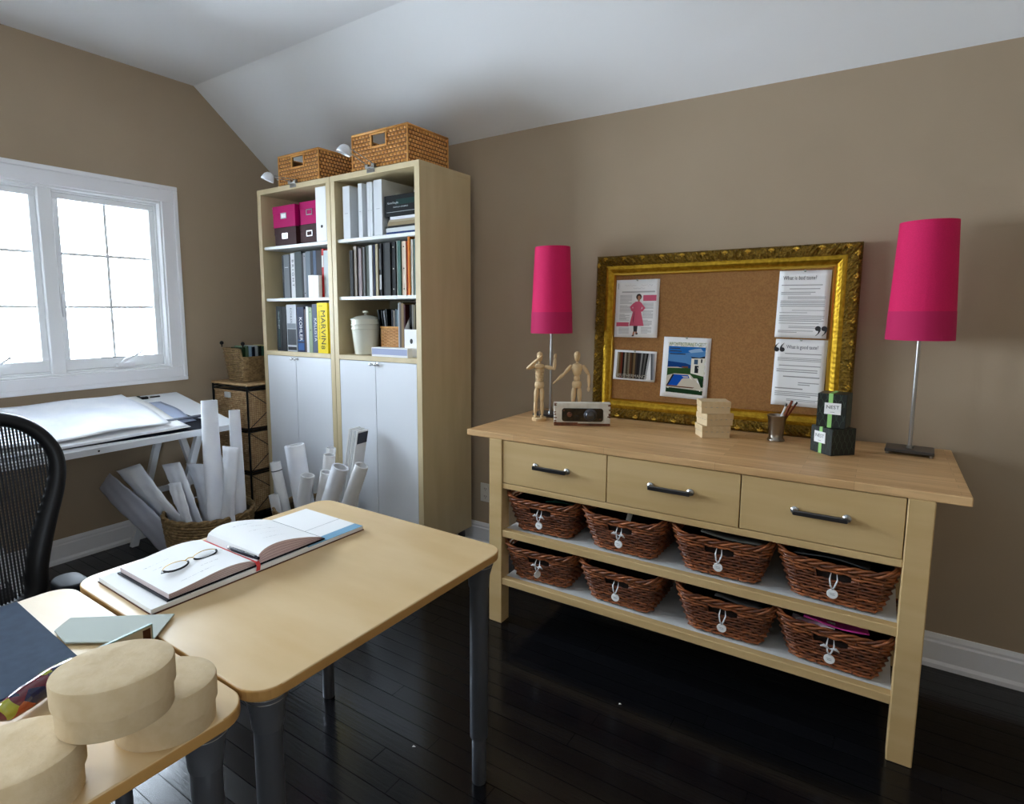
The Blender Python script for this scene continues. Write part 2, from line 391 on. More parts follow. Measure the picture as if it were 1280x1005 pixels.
# window 2 further along the same wall, beside the camera
w2 = bpy.data.objects.new('window_2', None); col.objects.link(w2); w2['kind'] = 'structure'
f = MB(); s = .06
f.box(-.1, .02, -4.70, -3.40, WZ0, WZ0+s); f.box(-.1, .02, -4.70, -3.40, WZ1-s, WZ1); f.box(-.1, .02, -4.70, -4.70+s, WZ0, WZ1); f.box(-.1, .02, -3.40-s, -3.40, WZ0, WZ1)
f.box(-.1, .0, -4.08, -4.02, WZ0, WZ1); f.build('sash', 'window_white', w2)
MB().box(-.06, -.055, -4.70+s, -3.40-s, WZ0+s, WZ1-s).build('pane', 'pane_glass', w2)

# unseen window added in the right wall to fill the room with light
w3 = bpy.data.objects.new('added_fill_window', None); col.objects.link(w3); w3['kind'] = 'structure'
f = MB(); s = .06
f.box(RX-.02, RX+.1, RYA, RYB, RZA, RZA+s); f.box(RX-.02, RX+.1, RYA, RYB, RZB-s, RZB); f.box(RX-.02, RX+.1, RYA, RYA+s, RZA, RZB); f.box(RX-.02, RX+.1, RYB-s, RYB, RZA, RZB)
f.box(RX, RX+.1, (RYA+RYB)/2-.025, (RYA+RYB)/2+.025, RZA, RZB); f.build('sash', 'window_white', w3)
MB().box(RX+.055, RX+.06, RYA+s, RYB-s, RZA+s, RZB-s).build('pane', 'pane_glass', w3)

# wall outlet
t = thing('wall_outlet', 'white double wall outlet low on the tan wall between bookcase and sideboard', 'outlet', (1.89, WY, .335))
MB().box(-.037, .037, -.007, 0, -.058, .058).build('cover_plate', 'outlet_white', t, bevel=.002, seg=2)
for zz in (-.024, .024):
    r = MB().lathe([(.017, 0), (.017, .003)], 16, 0, (0, -.0065, zz), (0, -1, 0)).build('socket', 'outlet_white', t)
    q = MB(); q.box(-.008, -.005, -.0102, -.0094, zz-.002, zz+.006); q.box(.005, .008, -.0102, -.0094, zz-.002, zz+.006); q.box(-.002, .002, -.0102, -.0094, zz-.011, zz-.007); q.build('slot', 'ink', r)

# ================================================================== sideboard
IX0, IX1, IYF, IH = 2.393, 3.988, -.689, .90
sb = thing('sideboard', 'long birch sideboard with three drawers and two open basket shelves against tan wall', 'sideboard', (0, 0, 0))
MB().box(2.269, 4.070, -.668-.02, .032, IH-.028, IH).build('worktop', 'butcher_block', sb, bevel=.003, seg=2)
lw = .068
for lx in (IX0, IX1-lw):
    for ly in (IYF, -.06):
        MB().box(lx, lx+lw, ly, ly+lw, 0, IH-.028).build('leg', 'birch', sb, bevel=.003)
ix0, ix1 = IX0+lw, IX1-lw
MB().box(ix0, ix1, IYF+.006, IYF+.03, .647, .672).build('rail', 'birch', sb, bevel=.002)
MB().box(ix0, ix1, -.03, -.012, .66, .872).build('back_rail', 'birch', sb)
for xx in (IX0+.02, IX1-.045):
    MB().box(xx, xx+.025, IYF+lw, -.06, .655, .872).build('side_panel', 'birch_side', sb)
MB().box(ix0, ix1, IYF+.03, -.03, .650, .660).build('drawer_bottom_panel', 'birch_side', sb)
for z0 in (.420, .190):
    o = MB().box(ix0-.001, ix1+.001, IYF+.004, IYF+.04, z0, z0+.032).build('shelf_front', 'birch', sb, bevel=.002)
    MB().box(ix0, ix1, IYF+.04, -.02, z0+.004, z0+.029).build('shelf', 'shelf_white', sb)
drx = [(ix0+.002, 2.951), (2.955, 3.447), (3.451, ix1-.003)]
for i, (a, b) in enumerate(drx):
    d = MB().box(a, b, IYF+.006, IYF+.026, .675, .869).build('drawer', 'birch', sb, bevel=.0015)
    hz = .775; yf = IYF+.006; cx_ = (2.705, 3.205, 3.693)[i]
    for sx in (-1, 1):
        h = MB(); h.lathe([(.013, 0), (.013, .005), (.007, .009), (.007, .022)], 14, 0, (cx_+sx*.074, yf, hz), (0, -1, 0)); h.build('handle_mount', 'steel', d, smooth=True, angle=40)
    MB().box(cx_-.078, cx_+.078, yf-.032, yf-.020, hz-.0095, hz+.0075).build('handle', 'dark_steel', d, bevel=.003, seg=2)

# ---------------- willow baskets
def loop_pts(hx, hy, r, z, n, wav=0, ph=0, amp=0):
    base = rounded_rect(-hx, hx, -hy, hy, r, 5); P = [Vector((p[0], p[1], 0)) for p in base]
    seg = [(P[(i+1) % len(P)]-P[i]).length for i in range(len(P))]; tot = sum(seg); out = []
    for k in range(n):
        d = tot*k/n; i = 0
        while d > seg[i] and i < len(seg)-1: d -= seg[i]; i += 1
        a, b = P[i], P[(i+1) % len(P)]; p = a.lerp(b, d/max(seg[i], 1e-9)); tn = (b-a).normalized() if seg[i] > 1e-9 else Vector((1, 0, 0)); nr = Vector((tn.y, -tn.x, 0))
        out.append((p+nr*(amp*(1 if (k+ph) % 2 else -1)), nr))
    return out
H = .145
def bsize(t): return .125+.045*t**.85, .145+.035*t, .03+.01*t
wv = MB(); rg = random.Random(5)
rows = 12; NP = 60
for k in range(rows):
    t = (k+.5)/rows; hx, hy, r = bsize(t)
    pts = []
    for j, (p, nr) in enumerate(loop_pts(hx, hy, r, 0, NP, ph=k % 2, amp=.0042)):
        sag = -.006*t*(1-abs(p.x)/hx)
        pts.append((p.x, p.y, H*t+sag+.0008*math.sin(j*1.7+k)))
    front_gap = k in (rows-3, rows-4)
    if front_gap:
        seq = [q for q in pts if not (q[1] < 0 and abs(q[0]) < .042)]
        st = max(range(len(pts)), key=lambda i: (0, 1)[pts[i][1] < 0 and abs(pts[i][0]) < .042 and not (pts[(i+1) % NP][1] < 0 and abs(pts[(i+1) % NP][0]) < .042)])
        order = [pts[(st+1+i) % NP] for i in range(len(seq))]
        wv.tube(order, .0052, 5, k % 2)
    else: wv.tube(pts, .0052, 5, rg.randrange(2), closed=True)
for j, (p, nr) in enumerate(loop_pts(1, 1, .2, 0, 40)):
    pass
for k in range(NP//3):   # stakes
    q0 = loop_pts(*bsize(0), 0, NP//3)[k][0]; q1 = loop_pts(*bsize(1), 0, NP//3)[k][0]
    if q1.y < 0 and abs(q1.x) < .03: continue
    wv.tube([(q0.x, q0.y, 0), ((q0.x+q1.x)/2*1.01, (q0.y+q1.y)/2*1.01, H*.5), (q1.x, q1.y, H)], .003, 4, 0)
rim = MB()
for s_ in range(3):
    pts = []
    for j, (p, nr) in enumerate(loop_pts(*bsize(1.05), 0, 132)):
        a = j*2*PI/11+s_*2*PI/3; corner = max(0, abs(p.x)-.12)*.35
        pts.append((p.x+nr.x*.006*math.cos(a), p.y+nr.y*.006*math.cos(a), H+.002+.007*math.sin(a)+corner-.005*(1-abs(p.x)/.17)))
    rim.tube(pts, .0052, 5, s_ % 2, closed=True)
lin_ = MB(); b0 = rounded_rect(-.116, .116, -.136, .136, .03, 5); b1 = rounded_rect(-.157, .157, -.168, .168, .03, 5); n_ = len(b0)  # dark sheet behind the weave, in place of the shade within the basket
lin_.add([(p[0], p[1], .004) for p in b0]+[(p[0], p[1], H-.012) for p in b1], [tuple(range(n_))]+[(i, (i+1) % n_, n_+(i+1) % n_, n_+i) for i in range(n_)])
lab_b = [
 ('top', 'reddish willow basket with pale tag, leftmost on upper sideboard shelf', 2.634),
 ('top', 'reddish willow basket with bow and round tag, second from left on upper sideboard shelf', 3.010),
 ('top', 'reddish willow basket holding grey papers, third from left on upper sideboard shelf', 3.380),
 ('top', 'reddish willow basket with papers and loop-tied tag, rightmost on upper sideboard shelf', 3.752),
 ('low', 'reddish willow basket with slim side-turned tag, leftmost on lower sideboard shelf', 2.622),
 ('low', 'reddish willow basket with round tag, second from left on lower sideboard shelf', 3.000),
 ('low', 'reddish willow basket with tag loop, third from left on lower sideboard shelf', 3.400),
 ('low', 'reddish willow basket filled with pink paper, rightmost on lower sideboard shelf', 3.757)]
weave_me = rim_me = inner_shell_me = None
for i, (row, lab, bx) in enumerate(lab_b):
    z = .449 if row == 'top' else .219
    t = thing('willow_basket', lab, 'basket', (bx, -.625+.145, z+.006), math.radians((2, -2, 1, -3, 4, -1, 2, -3)[i]), 'willow baskets on the sideboard shelves')
    if i == 0:
        a = wv.build('weave', ['willow', 'willow_pale'], t, smooth=True, kind='stuff'); b = rim.build('rim', ['willow_pale', 'willow'], t, smooth=True); c_ = lin_.build('inner_shell', 'willow_shade', t)
        weave_me, rim_me, inner_shell_me = a, b, c_
    else:
        for src in (weave_me, rim_me, inner_shell_me):
            k_ = src.copy(); col.objects.link(k_); k_.parent = t
    # ribbon and tag hanging at the front
    fy = -.187; rb = MB(); hang = (-.03, 0, -.005, .0, 0, .0, 0, 0)[i]
    rb.tube([(-.008, fy+.01, .118), (-.010, fy-.004, .10), (-.006, fy-.006, .078), (0, fy-.003, .066)], .0028, 5, 0, flat=.5)
    rb.tube([(.008, fy+.01, .118), (.012, fy-.004, .10), (.006, fy-.006, .080), (0, fy-.003, .066)], .0028, 5, 0, flat=.5)
    if i in (0, 1, 4, 7):
        rb.tube([(0, fy-.004, .088), (.018, fy-.008, .094), (.028, fy-.006, .084)], [.002, .006, .002], 5, 0, flat=.4)
        rb.tube([(0, fy-.004, .088), (-.018, fy-.008, .097), (-.028, fy-.006, .091)], [.002, .006, .002], 5, 0, flat=.4)
    rb.build('ribbon', 'paper_grey', t, smooth=True)
    tg = MB(); tw = (.9, 1, 1, 1, .45, 1, 1, .9)[i]; tz = .05
    tg.lathe([(.0155, 0), (.0165, .001), (.0165, .003), (.0155, .004)], 20, 0, (0, fy-.002+.004, tz), (0, -1, 0), sx=1)
    o = tg.build('tag', 'paper', t); 
    if i == 4: o.rotation_euler = (0, 0, math.radians(55)); o.location = (-.155, -.075, 0)
    st = MB()
    if i != 4:
        for q, (x0_, x1_, zz) in enumerate(((-.008, .007, tz+.002), (-.006, .008, tz-.003))): st.box(x0_, x1_, fy-.0026, fy-.0022, zz-.0007, zz+.0007)
        st.build('writing', 'ink_grey', t)
# contents seen above the rims
def sheet(name, lab, cat, loc, rot, sx, sy, m, wob=.01, th=.002, nu=8, nv=6, grp=None):
    b = MB(); r_ = random.Random(sx*1000+loc[0]); p1, p2 = r_.random()*6, r_.random()*6
    b.grid(lambda u, v: ((u-.5)*sx, (v-.5)*sy, wob*(math.sin(u*5+p1)+.6*math.sin(v*6+p2))), nu, nv)
    o = b.build(name, m, None, smooth=True, solid=th, loc=loc, rot=rot); tag(o, lab, cat, grp); return o
sheet('green_folder', 'dark green folder sticking up in leftmost upper willow basket', 'folder', (2.715, -.560, .594), (-.2, .02, .1), .14, .12, colm((30, 96, 84)), .004)
sheet('paper_pile', 'grey printed papers lying in third upper willow basket', 'papers', (3.42, -.565, .597), (-.2, .03, -.04), .22, .13, colm((138, 138, 132)), .004, .006)
sheet('paper_pile', 'grey papers and samples lying in rightmost upper willow basket', 'papers', (3.73, -.575, .594), (-.2, .04, -.03), .22, .12, colm((110, 112, 112)), .006, .004)
sheet('pink_paper', 'bright pink sheet heaped in rightmost lower willow basket', 'paper', (3.755, -.588, .368), (-.22, .04, .04), .19, .11, colm((236, 110, 190)), .005, .003)
sheet('white_paper', 'white sheet under pink sheet in rightmost lower willow basket', 'paper', (3.690, -.606, .362), (-.22, .05, .02), .13, .09, 'paper', .006, .003)
sheet('paper_pile', 'grey papers lying in third lower willow basket', 'papers', (3.45, -.575, .362), (-.2, .04, 0), .16, .12, colm((120, 118, 116)), .004, .004)
sheet('white_card', 'small white card standing in second upper willow basket', 'card', (3.02, -.600, .596), (1.3, .3, .5), .02, .05, 'paper', .001, .001, 3, 3)

# ---------------- lamps
def lamp(lab, x, y_, rz):
    t = thing('table_lamp', lab, 'lamp', (x, y_, IH), rz, 'fuchsia table lamps on the sideboard')
    MB().box(-.075, .075, -.06, .06, .008, .02).build('base', 'dark_steel' , t, bevel=.002)
    for sx in (-1, 1):
        for sy in (-1, 1): MB().lathe([(.006, 0), (.006, .008)], 12, 0, (sx*.066, sy*.051, 0)).build('foot', 'steel', t)
    MB().lathe([(.011, .02), (.011, .028), (.0065, .03), (.0065, .80)], 16).build('pole', 'steel', t, smooth=True, angle=35)
    z0, z1, zb = .432, .862, .535; R0, R1 = .106, .088; rb_ = R0+(R1-R0)*(zb-z0)/(z1-z0)
    sh = MB(); sh.lathe([(rb_, zb), (R1, z1), (R1-.002, z1), (rb_-.002, zb)], 48)
    sh.f = [f for f in sh.f if len(f) == 4]; sh.m = [0]*len(sh.f)
    so = sh.build('shade', 'fuchsia_linen', t, smooth=True, angle=40)
    sh = MB(); sh.lathe([(R0, z0), (rb_+.0008, zb+.003), (rb_-.0022, zb+.003), (R0-.002, z0), (R0, z0)], 48)
    sh.f = [f for f in sh.f if len(f) == 4]; sh.m = [0]*len(sh.f)
    sh.build('shade_band', 'fuchsia_band', so, smooth=True, angle=40)
    fr = MB()
    for k in range(3):
        a = k*2*PI/3+.3; fr.cyl((0, 0, z1-.05), (R1*math.cos(a), R1*math.sin(a), z1-.012), .0015, n=6)
    fr.lathe([(.012, z1-.06), (.012, z1-.045)], 12); fr.build('shade_fitter', 'steel', so)
    return t
lamp('tall fuchsia shade lamp behind wooden mannequins at left end of sideboard', 2.438, -.175, math.radians(6))
lamp('tall fuchsia shade lamp on square steel base at right end of sideboard', 3.934, -.115, math.radians(-3))

# ---------------- mannequins
def spindle(b, p0, p1, r0_, rm, r1_, n=12, mid=.4):
    p0, p1 = Vector(p0), Vector(p1); d = p1-p0; Ln = d.length; prof = []
    for k in range(9):
        t_ = k/8; rr = (r0_+(rm-r0_)*math.sin(min(t_/mid, 1)*PI/2)) if t_ < mid else (rm+(r1_-rm)*(1-math.cos((t_-mid)/(1-mid)*PI/2)))
        prof.append((max(rr, .0005), Ln*t_))
    prof = [(prof[0][0]*.4, -r0_*.5)]+prof+[(prof[-1][0]*.4, Ln+r1_*.5)]
    b.lathe(prof, n, 0, p0, d)
def mannequin(lab, loc, rz, arms, ribbed, legs, headtilt=0):
    t = thing('artist_mannequin', lab, 'mannequin', loc, rz, 'jointed wooden artist mannequins on the sideboard')
    MB().lathe([(.034, 0), (.036, .003), (.036, .014), (.033, .017)], 28).build('base', 'mannequin_wood', t, smooth=True, angle=40)
    MB().cyl((0, .008, .016), (0, .008, .17), .0022, n=8).build('support_rod', 'steel', t)
    hip = .165
    for sx, (kx, ky, fx, fy_) in zip((-1, 1), legs):
        h_ = Vector((sx*.012, 0, hip)); k_ = Vector((kx, ky, .095)); a_ = Vector((fx, fy_, .028))
        lg = MB(); spindle(lg, h_, k_, .008, .0125, .008); lg.sphere(k_, .008); spindle(lg, k_, a_, .008, .0105, .006); lg.sphere(a_, .0065)
        lg.sphere(a_+Vector((0, -.010, -.005)), .009, sc_=(1, 2.0, .7)); lg.build('leg', 'mannequin_wood', t, smooth=True)
    MB().lathe([(.014, .160), (.021, .166), (.024, .180), (.022, .192), (.017, .197)], 20, sx=1, sy=.75).build('pelvis', 'mannequin_wood', t, smooth=True)
    if ribbed:
        tb = MB()
        for k in range(8):
            z = .199+k*.0075; rr = .0195+.0006*k; tb.lathe([(rr*.8, z), (rr, z+.0012), (rr, z+.0042), (rr*.8, z+.0055)], 20, sx=1, sy=.8)
        tb.lathe([(.012, .195), (.012, .262)], 12); tb.build('torso', 'mannequin_wood', t, smooth=True, angle=50)
        MB().lathe([(.018, .258), (.024, .264), (.025, .272), (.018, .281), (.006, .285)], 20, sx=1.05, sy=.75).build('chest', 'mannequin_wood', t, smooth=True)
    else:
        MB().lathe([(.012, .196), (.0155, .202), (.0155, .216), (.012, .221)], 20, sx=1, sy=.8).build('torso', 'mannequin_wood', t, smooth=True)
        MB().lathe([(.012, .221), (.019, .232), (.026, .255), (.027, .270), (.020, .281), (.006, .286)], 20, sx=1, sy=.7).build('chest', 'mannequin_wood', t, smooth=True)
    MB().lathe([(.005, .283), (.0065, .289), (.005, .294)], 12).build('neck', 'mannequin_wood', t, smooth=True)
    hd = MB(); hd.lathe([(.004, -.024), (.0105, -.018), (.014, -.004), (.0155, .008), (.013, .019), (.006, .025), (.0005, .0262)], 20, sy=1.05)
    ho = hd.build('head', 'mannequin_wood', t, smooth=True, loc=(0, 0, .318)); ho.rotation_euler = (headtilt, 0, .2)
    for sx, (ex, ey, ez, hx_, hy_, hz_) in zip((-1, 1), arms):
        s_ = Vector((sx*.031, 0, .270)); e_ = Vector((ex, ey, ez)); w_ = Vector((hx_, hy_, hz_)); ar = MB()
        ar.sphere(s_, .0085); spindle(ar, s_, e_, .0075, .010, .0065); ar.sphere(e_, .007); spindle(ar, e_, w_, .0065, .0085, .005); ar.sphere(w_, .005)
        d = (w_-e_).normalized(); ho_ = ar.build('arm', 'mannequin_wood', t, smooth=True)
        hnd = MB(); hnd.sphere(w_+d*.014, .008, sc_=(1, .55, 1.7), ax=d); hnd.build('hand', 'mannequin_wood', ho_, smooth=True)
mannequin('wooden artist mannequin with ribbed waist raising both arms, left of the pair', (2.442, -.305, IH), math.radians(24),
          [(-.058, -.012, .262, -.004, -.040, .312), (.072, -.008, .262, .076, -.014, .310)], True, [(-.018, .0, -.020, .002), (.012, .002, .014, .004)])
mannequin('smooth wooden artist mannequin with lowered spread arms behind the old lock plaque', (2.590, -.190, IH), math.radians(24),
          [(-.062, -.004, .232, -.098, -.010, .200), (.058, .0, .228, .058, -.010, .172)], False, [(-.017, 0, -.02, 0), (.014, 0, .018, 0)])

# ---------------- old lock plaque
an = math.atan2(.128, .225)
t = thing('lock_plaque', 'distressed white wood block with antique door lock and knob on sideboard', 'plaque', (2.6815, -.324, IH), an)
b = MB(); W2 = .132
b.box(-W2, W2, 0, .03, 0, .012, 1); b.box(-W2, W2, 0, .03, .012, .112, 0)
b.build('block', ['worn_white', 'worn_brown'], t, bevel=.002)
ch = MB(); rg = random.Random(2)
for k in range(26):
    sx = -1 if k % 2 else 1; z = .006+rg.random()*.10; w_ = .004+rg.random()*.010
    ch.box(min(sx*W2, sx*(W2-w_))-.0005*0, max(sx*W2, sx*(W2-w_)), -.0006, .001, z, z+.002+rg.random()*.004)
ch.box(-W2, -.02, -.0006, .001, .0, .017); ch.box(-.02, .03, -.0006, .001, .0, .010)
ch.build('chipped_paint', 'worn_brown', t)
pl = MB(); pl.prism(rounded_rect(-.095, .098, .022, .085, .012, 4), 0, .005)
pl.v = [(v[0], -v[2], v[1]) for v in pl.v]; pl.f = [tuple(reversed(f)) for f in pl.f]
pl.build('lock_plate', 'old_brass', t, bevel=.001)
MB().lathe([(.030, 0), (.031, .006), (.026, .010), (.026, .022), (.020, .028), (.017, .024), (.010, .026), (.004, .029), (.0005, .029)], 28, 0, (.038, -.005, .054), (0, -1, 0)).build('knob', 'dark_steel', t, smooth=True, angle=50)
k = MB(); k.lathe([(.012, 0), (.012, .004), (.006, .008)], 16, 0, (-.060, -.005, .056), (0, -1, 0)); k.box(-.072, -.048, -.016, -.009, .052, .060); k.lathe([(.004, 0), (.004, .003)], 8, 0, (.083, -.005, .035), (0, -1, 0)); k.lathe([(.004, 0), (.004, .003)], 8, 0, (-.086, -.005, .075), (0, -1, 0))
k.build('thumb_turn', 'worn_brown', t)
MB().box(-.035, -.018, -.0062, -.0048, .046, .052).build('keyhole', 'ink', t)

# ---------------- gold framed cork board
gx0, gx1, gz0, gz1 = 2.604, 3.735, IH, 1.716
fb = thing('framed_corkboard', 'large cork board in ornate gold frame leaning on the tan wall', 'bulletin board', (gx0, .0, gz0))
fb.rotation_euler = (math.radians(-2.2), 0, 0)
GW, GH = gx1-gx0, (gz1-gz0)
RW = .098
prof = [(0, 0), (0, .026), (.004, .034), (.012, .040), (.024, .042), (.036, .038), (.044, .031), (.050, .027), (.056, .029), (.066, .030), (.076, .026), (.083, .020), (.088, .019), (.094, .022), (.098, .016), (.098, .004)]
def rail(p0, p1, inward):
    p0, p1, inward = Vector(p0), Vector(p1), Vector(inward); d = (p1-p0); Ln = d.length; d.normalize(); N = int(Ln/.007); b = MB(); rg = random.Random(int(Ln*100))
    np_ = len(prof); jit = {}
    for i in range(N+1):
        for j, (u, h) in enumerate(prof):
            s0, s1 = u, Ln-u; s_ = s0+(s1-s0)*i/N; hh = h
            if 2 <= j <= 6:
                ph = s_*2*PI/.047; hh += .0035*math.sin(ph+j*1.3)*math.cos(ph*.5+j)+rg.uniform(-.0042, .0042)
            elif 8 <= j <= 10: hh += .0006*math.sin(s_*300)
            P = p0+d*s_+inward*u; b.v.append((P.x, P.y-hh, P.z))
    for i in range(N):
        for j in range(np_-1):
            a = i*np_+j; f = (a, a+1, a+np_+1, a+np_)
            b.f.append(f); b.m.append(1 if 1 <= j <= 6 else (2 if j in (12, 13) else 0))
    o = b.build('frame_rail', ['gold', 'gold_dark', 'gold_bright'], fb, smooth=False)
    # acanthus leaf bosses
    return d, inward, Ln, p0, o
leaf = MB()
for k in range(5):
    a = (k-2)*.5; leaf.sphere((math.sin(a)*.012, -.002, math.cos(a)*.010-.002), .0052, sc_=(.8, .8, 1.5), n=8, ax=(math.sin(a), -.2, math.cos(a)))
leaf.sphere((0, -.004, -.004), .0062, n=8)
leaf_o = None
bead = MB()
for (p0, p1, iw, rotz) in (((0, 0, GH), (GW, 0, GH), (0, 0, -1), 0), ((GW, 0, 0), (0, 0, 0), (0, 0, 1), PI), ((0, 0, 0), (0, 0, GH), (1, 0, 0), -PI/2), ((GW, 0, GH), (GW, 0, 0), (-1, 0, 0), PI/2)):
    d, iw_, Ln, P0, ro = rail(p0, p1, iw)
    n = round(Ln/.094)
    for k in range(n):
        s_ = Ln*(k+.5)/n; c_ = P0+d*s_+iw_*.018
        if leaf_o is None:
            leaf_o = leaf.build('leaf_ornament', 'gold_bright', ro, smooth=True); lo = leaf_o
        else:
            lo = leaf_o.copy(); col.objects.link(lo); lo.parent = ro
        lo.location = (c_.x, -.038, c_.z); lo.scale = (.8, .8, .8); lo.rotation_euler = (0, rotz+ (PI if False else 0), 0)
    n = int(Ln/.0085)
    for k in range(n):
        c_ = P0+d*(Ln*(k+.5)/n)+iw_*.002; bead.add([(c_.x-.003, -.026, c_.z-.003), (c_.x+.003, -.026, c_.z-.003), (c_.x+.003, -.026, c_.z+.003), (c_.x-.003, -.026, c_.z+.003), (c_.x, -.034, c_.z)], [(0, 1, 4), (1, 2, 4), (2, 3, 4), (3, 0, 4)])
bead.build('bead_edging', 'gold_dark', fb, kind='stuff')
MB().box(.01, GW-.01, -.004, .010, .01, GH-.01).build('backing', 'rattan_dark', fb)
MB().box(RW-.004, GW-RW+.004, -.010, -.004, RW-.004, GH-RW+.004).build('cork_panel', 'cork', fb)

# pinned pages (flat prints) -- placed on the leaning board plane
lean = Matrix.Rotation(math.radians(-2.2), 4, 'X'); fbm = Matrix.Translation(Vector((gx0, 0, gz0))) @ lean
class Page:
    def __init__(s, lab, cat, name, cx_, cz_, w_, h_, roll=0, mats=None, curl=.004):
        s.w, s.h = w_, h_; s.mats = mats; s.name = name; s.b = MB(); s.curl = curl
        root = thing(name, lab, cat); pos = Vector((cx_-gx0, -.0125, cz_-gz0))
        root.matrix_world = fbm @ Matrix.Translation(pos) @ Matrix.Rotation(roll, 4, 'Y')
        s.root = root
        g = MB(); g.grid(lambda u, v: s.pt(u, v, 0), 8, 10); o = g.build('sheet', 'paper', root, smooth=True, solid=.0006)
    def pt(s, u, v, layer):
        bend = s.curl*((abs(u-.5)*2)**2)*(1-v)+s.curl*.8*(1-v)**2
        return ((u-.5)*s.w, -bend-layer*.0006, (v-.5)*s.h)
    def rect(s, u0_, u1_, v0_, v1_, mi, layer=1):
        n = max(1, int((v1_-v0_)*10)); m_ = max(1, int((u1_-u0_)*8))
        s.b.grid(lambda a, c: s.pt(u0_+(u1_-u0_)*a, v0_+(v1_-v0_)*c, layer), m_, n, mi)
    def poly(s, pts, mi, layer=1): s.b.poly([s.pt(u, v, layer) for u, v in pts], mi)
    def text(s, t, u, v, size, mi, layer=1, align='l', squeeze=1):
        o = Vector(s.pt(u, v, layer+.5)); s.b.text(t, o, (1, 0, 0), (0, 0, 1), size, mi, align, squeeze)
    def lines(s, u0_, u1_, v1_, v0_, n, mi, frac=.45, rg=None, layer=1):
        rg = rg or random.Random(n)
        for k in range(n):
            v = v1_+(v0_-v1_)*(k+.5)/n; e = u1_ if rg.random() > .2 else u0_+(u1_-u0_)*rg.uniform(.5, .95); hgt = abs(v1_-v0_)/n*frac/2
            s.rect(u0_, e, v-hgt, v+hgt, mi, layer)
    def done(s):
        s.b.build('print', s.mats, s.root)
        p = MB(); x, yv, z = s.pt(.5, .975, 0)
        p.lathe([(.0012, 0), (.0012, .006), (.0045, .008), (.0045, .013), (.0035, .014)], 12, 0, (0, -.001, s.h*.5-.006), (0, -1, .3)); p.build('pushpin', 'frosted_acrylic', s.root)
RG = random.Random(11)
# 1 magazine page with a woman in a rose coat
p = Page('magazine page with woman in rose coat, pinned upper left on cork board', 'magazine page', 'fashion_page', 2.814, 1.454, .218, .286, 0, ['ink_light', 'rose_print', 'ink', 'rose_dark', colm((196, 150, 126)), colm((70, 48, 40)), 'ink_grey'])
for k_ in range(3):   # a thin scrawled title, unreadable in the photograph
    for j_ in range(9):
        u_ = (.20, .58, .40)[k_]+j_*.03; v_ = (.895, .895, .845)[k_]; p.poly([(u_, v_+.012*math.sin(j_*2+k_)), (u_+.026, v_+.012*math.cos(j_*3+k_)), (u_+.026, v_+.004+.012*math.cos(j_*3+k_)), (u_, v_+.004+.012*math.sin(j_*2+k_))], 6)
p.rect(.14, .90, .775, .80, 0); p.rect(.04, .06, .84, .94, 0)
for (a, b_, c_, d_, n) in ((.10, .38, .74, .58, 9), (.10, .38, .56, .43, 7), (.10, .34, .41, .29, 6), (.10, .34, .17, .06, 6), (.64, .88, .60, .49, 6), (.64, .88, .47, .33, 8), (.64, .86, .31, .2, 6), (.62, .86, .18, .07, 6)): p.lines(a, b_, c_, d_, n, 0, .5, RG)
p.rect(.64, .94, .63, .73, 1); p.rect(.04, .33, .19, .26, 1)
p.poly([(.47, .62), (.57, .62), (.63, .58), (.60, .46), (.68, .20), (.34, .20), (.42, .46), (.41, .58)], 1, 2)
p.poly([(.43, .60), (.34, .53), (.38, .46), (.42, .44), (.44, .47), (.40, .52), (.46, .57)], 1, 3); p.poly([(.60, .60), (.70, .51), (.64, .45), (.58, .44), (.58, .46), (.64, .51), (.58, .56)], 1, 3)
p.poly([(.45, .45), (.46, .45), (.44, .24), (.42, .30)], 3, 4)
p.poly([(.44, .20), (.54, .20), (.53, .10), (.45, .10)], 2, 2); p.poly([(.44, .10), (.48, .10), (.46, .02), (.42, .02)], 4, 2); p.poly([(.49, .10), (.53, .10), (.55, .06), (.50, .05)], 4, 2)
p.poly([(.41, .03), (.46, .05), (.46, .02), (.42, .015)], 2, 3); p.poly([(.50, .07), (.55, .08), (.55, .05), (.51, .05)], 2, 3)
p.poly([(.54+.065*math.cos(a*.628), .70+.055*math.sin(a*.628)) for a in range(10)], 5, 2); p.poly([(.545+.035*math.cos(a*.628), .685+.038*math.sin(a*.628)) for a in range(10)], 4, 3)
p.poly([(.52, .66), (.57, .66), (.56, .62), (.52, .62)], 4, 2.5)
p.done()
# 2 print of fabric swatches
fc = [(170, 160, 140), (120, 96, 52), (128, 66, 38), (40, 30, 26), (160, 152, 138), (96, 84, 66), (150, 140, 120), (112, 78, 50), (84, 66, 44), (140, 120, 88), (84, 72, 66), (58, 52, 52), (70, 66, 66), (150, 148, 144), (66, 62, 60), (120, 118, 114), (40, 38, 36), (190, 190, 190), (120, 122, 124), (170, 170, 172)]
p = Page('small print of brown and grey fabric swatches pinned at lower left of cork board', 'photo print', 'swatch_print', 2.816, 1.170, .214, .150, math.radians(1.0), [colm(c_, .7) for c_ in fc]+[colm((196, 190, 180))])
nS = len(fc)
for k in range(nS):
    a = .07+.88*k/nS; b_ = .07+.88*(k+1)/nS; sl = .10*max(0, (k-11)/8) if k < 18 else -.04
    p.poly([(a-sl, .06), (b_-sl, .06), (b_, .93), (a, .93)], k, 1+.05*k)
for k in range(16): p.rect(.34, .355, .1+.05*k, .125+.05*k, 5, 3); p.rect(.455, .475, .1+.05*k, .125+.05*k, 9, 3)
p.text('NEUTHERMANCE', .06, .10, .023, nS, 3, squeeze=.90)
p.done()
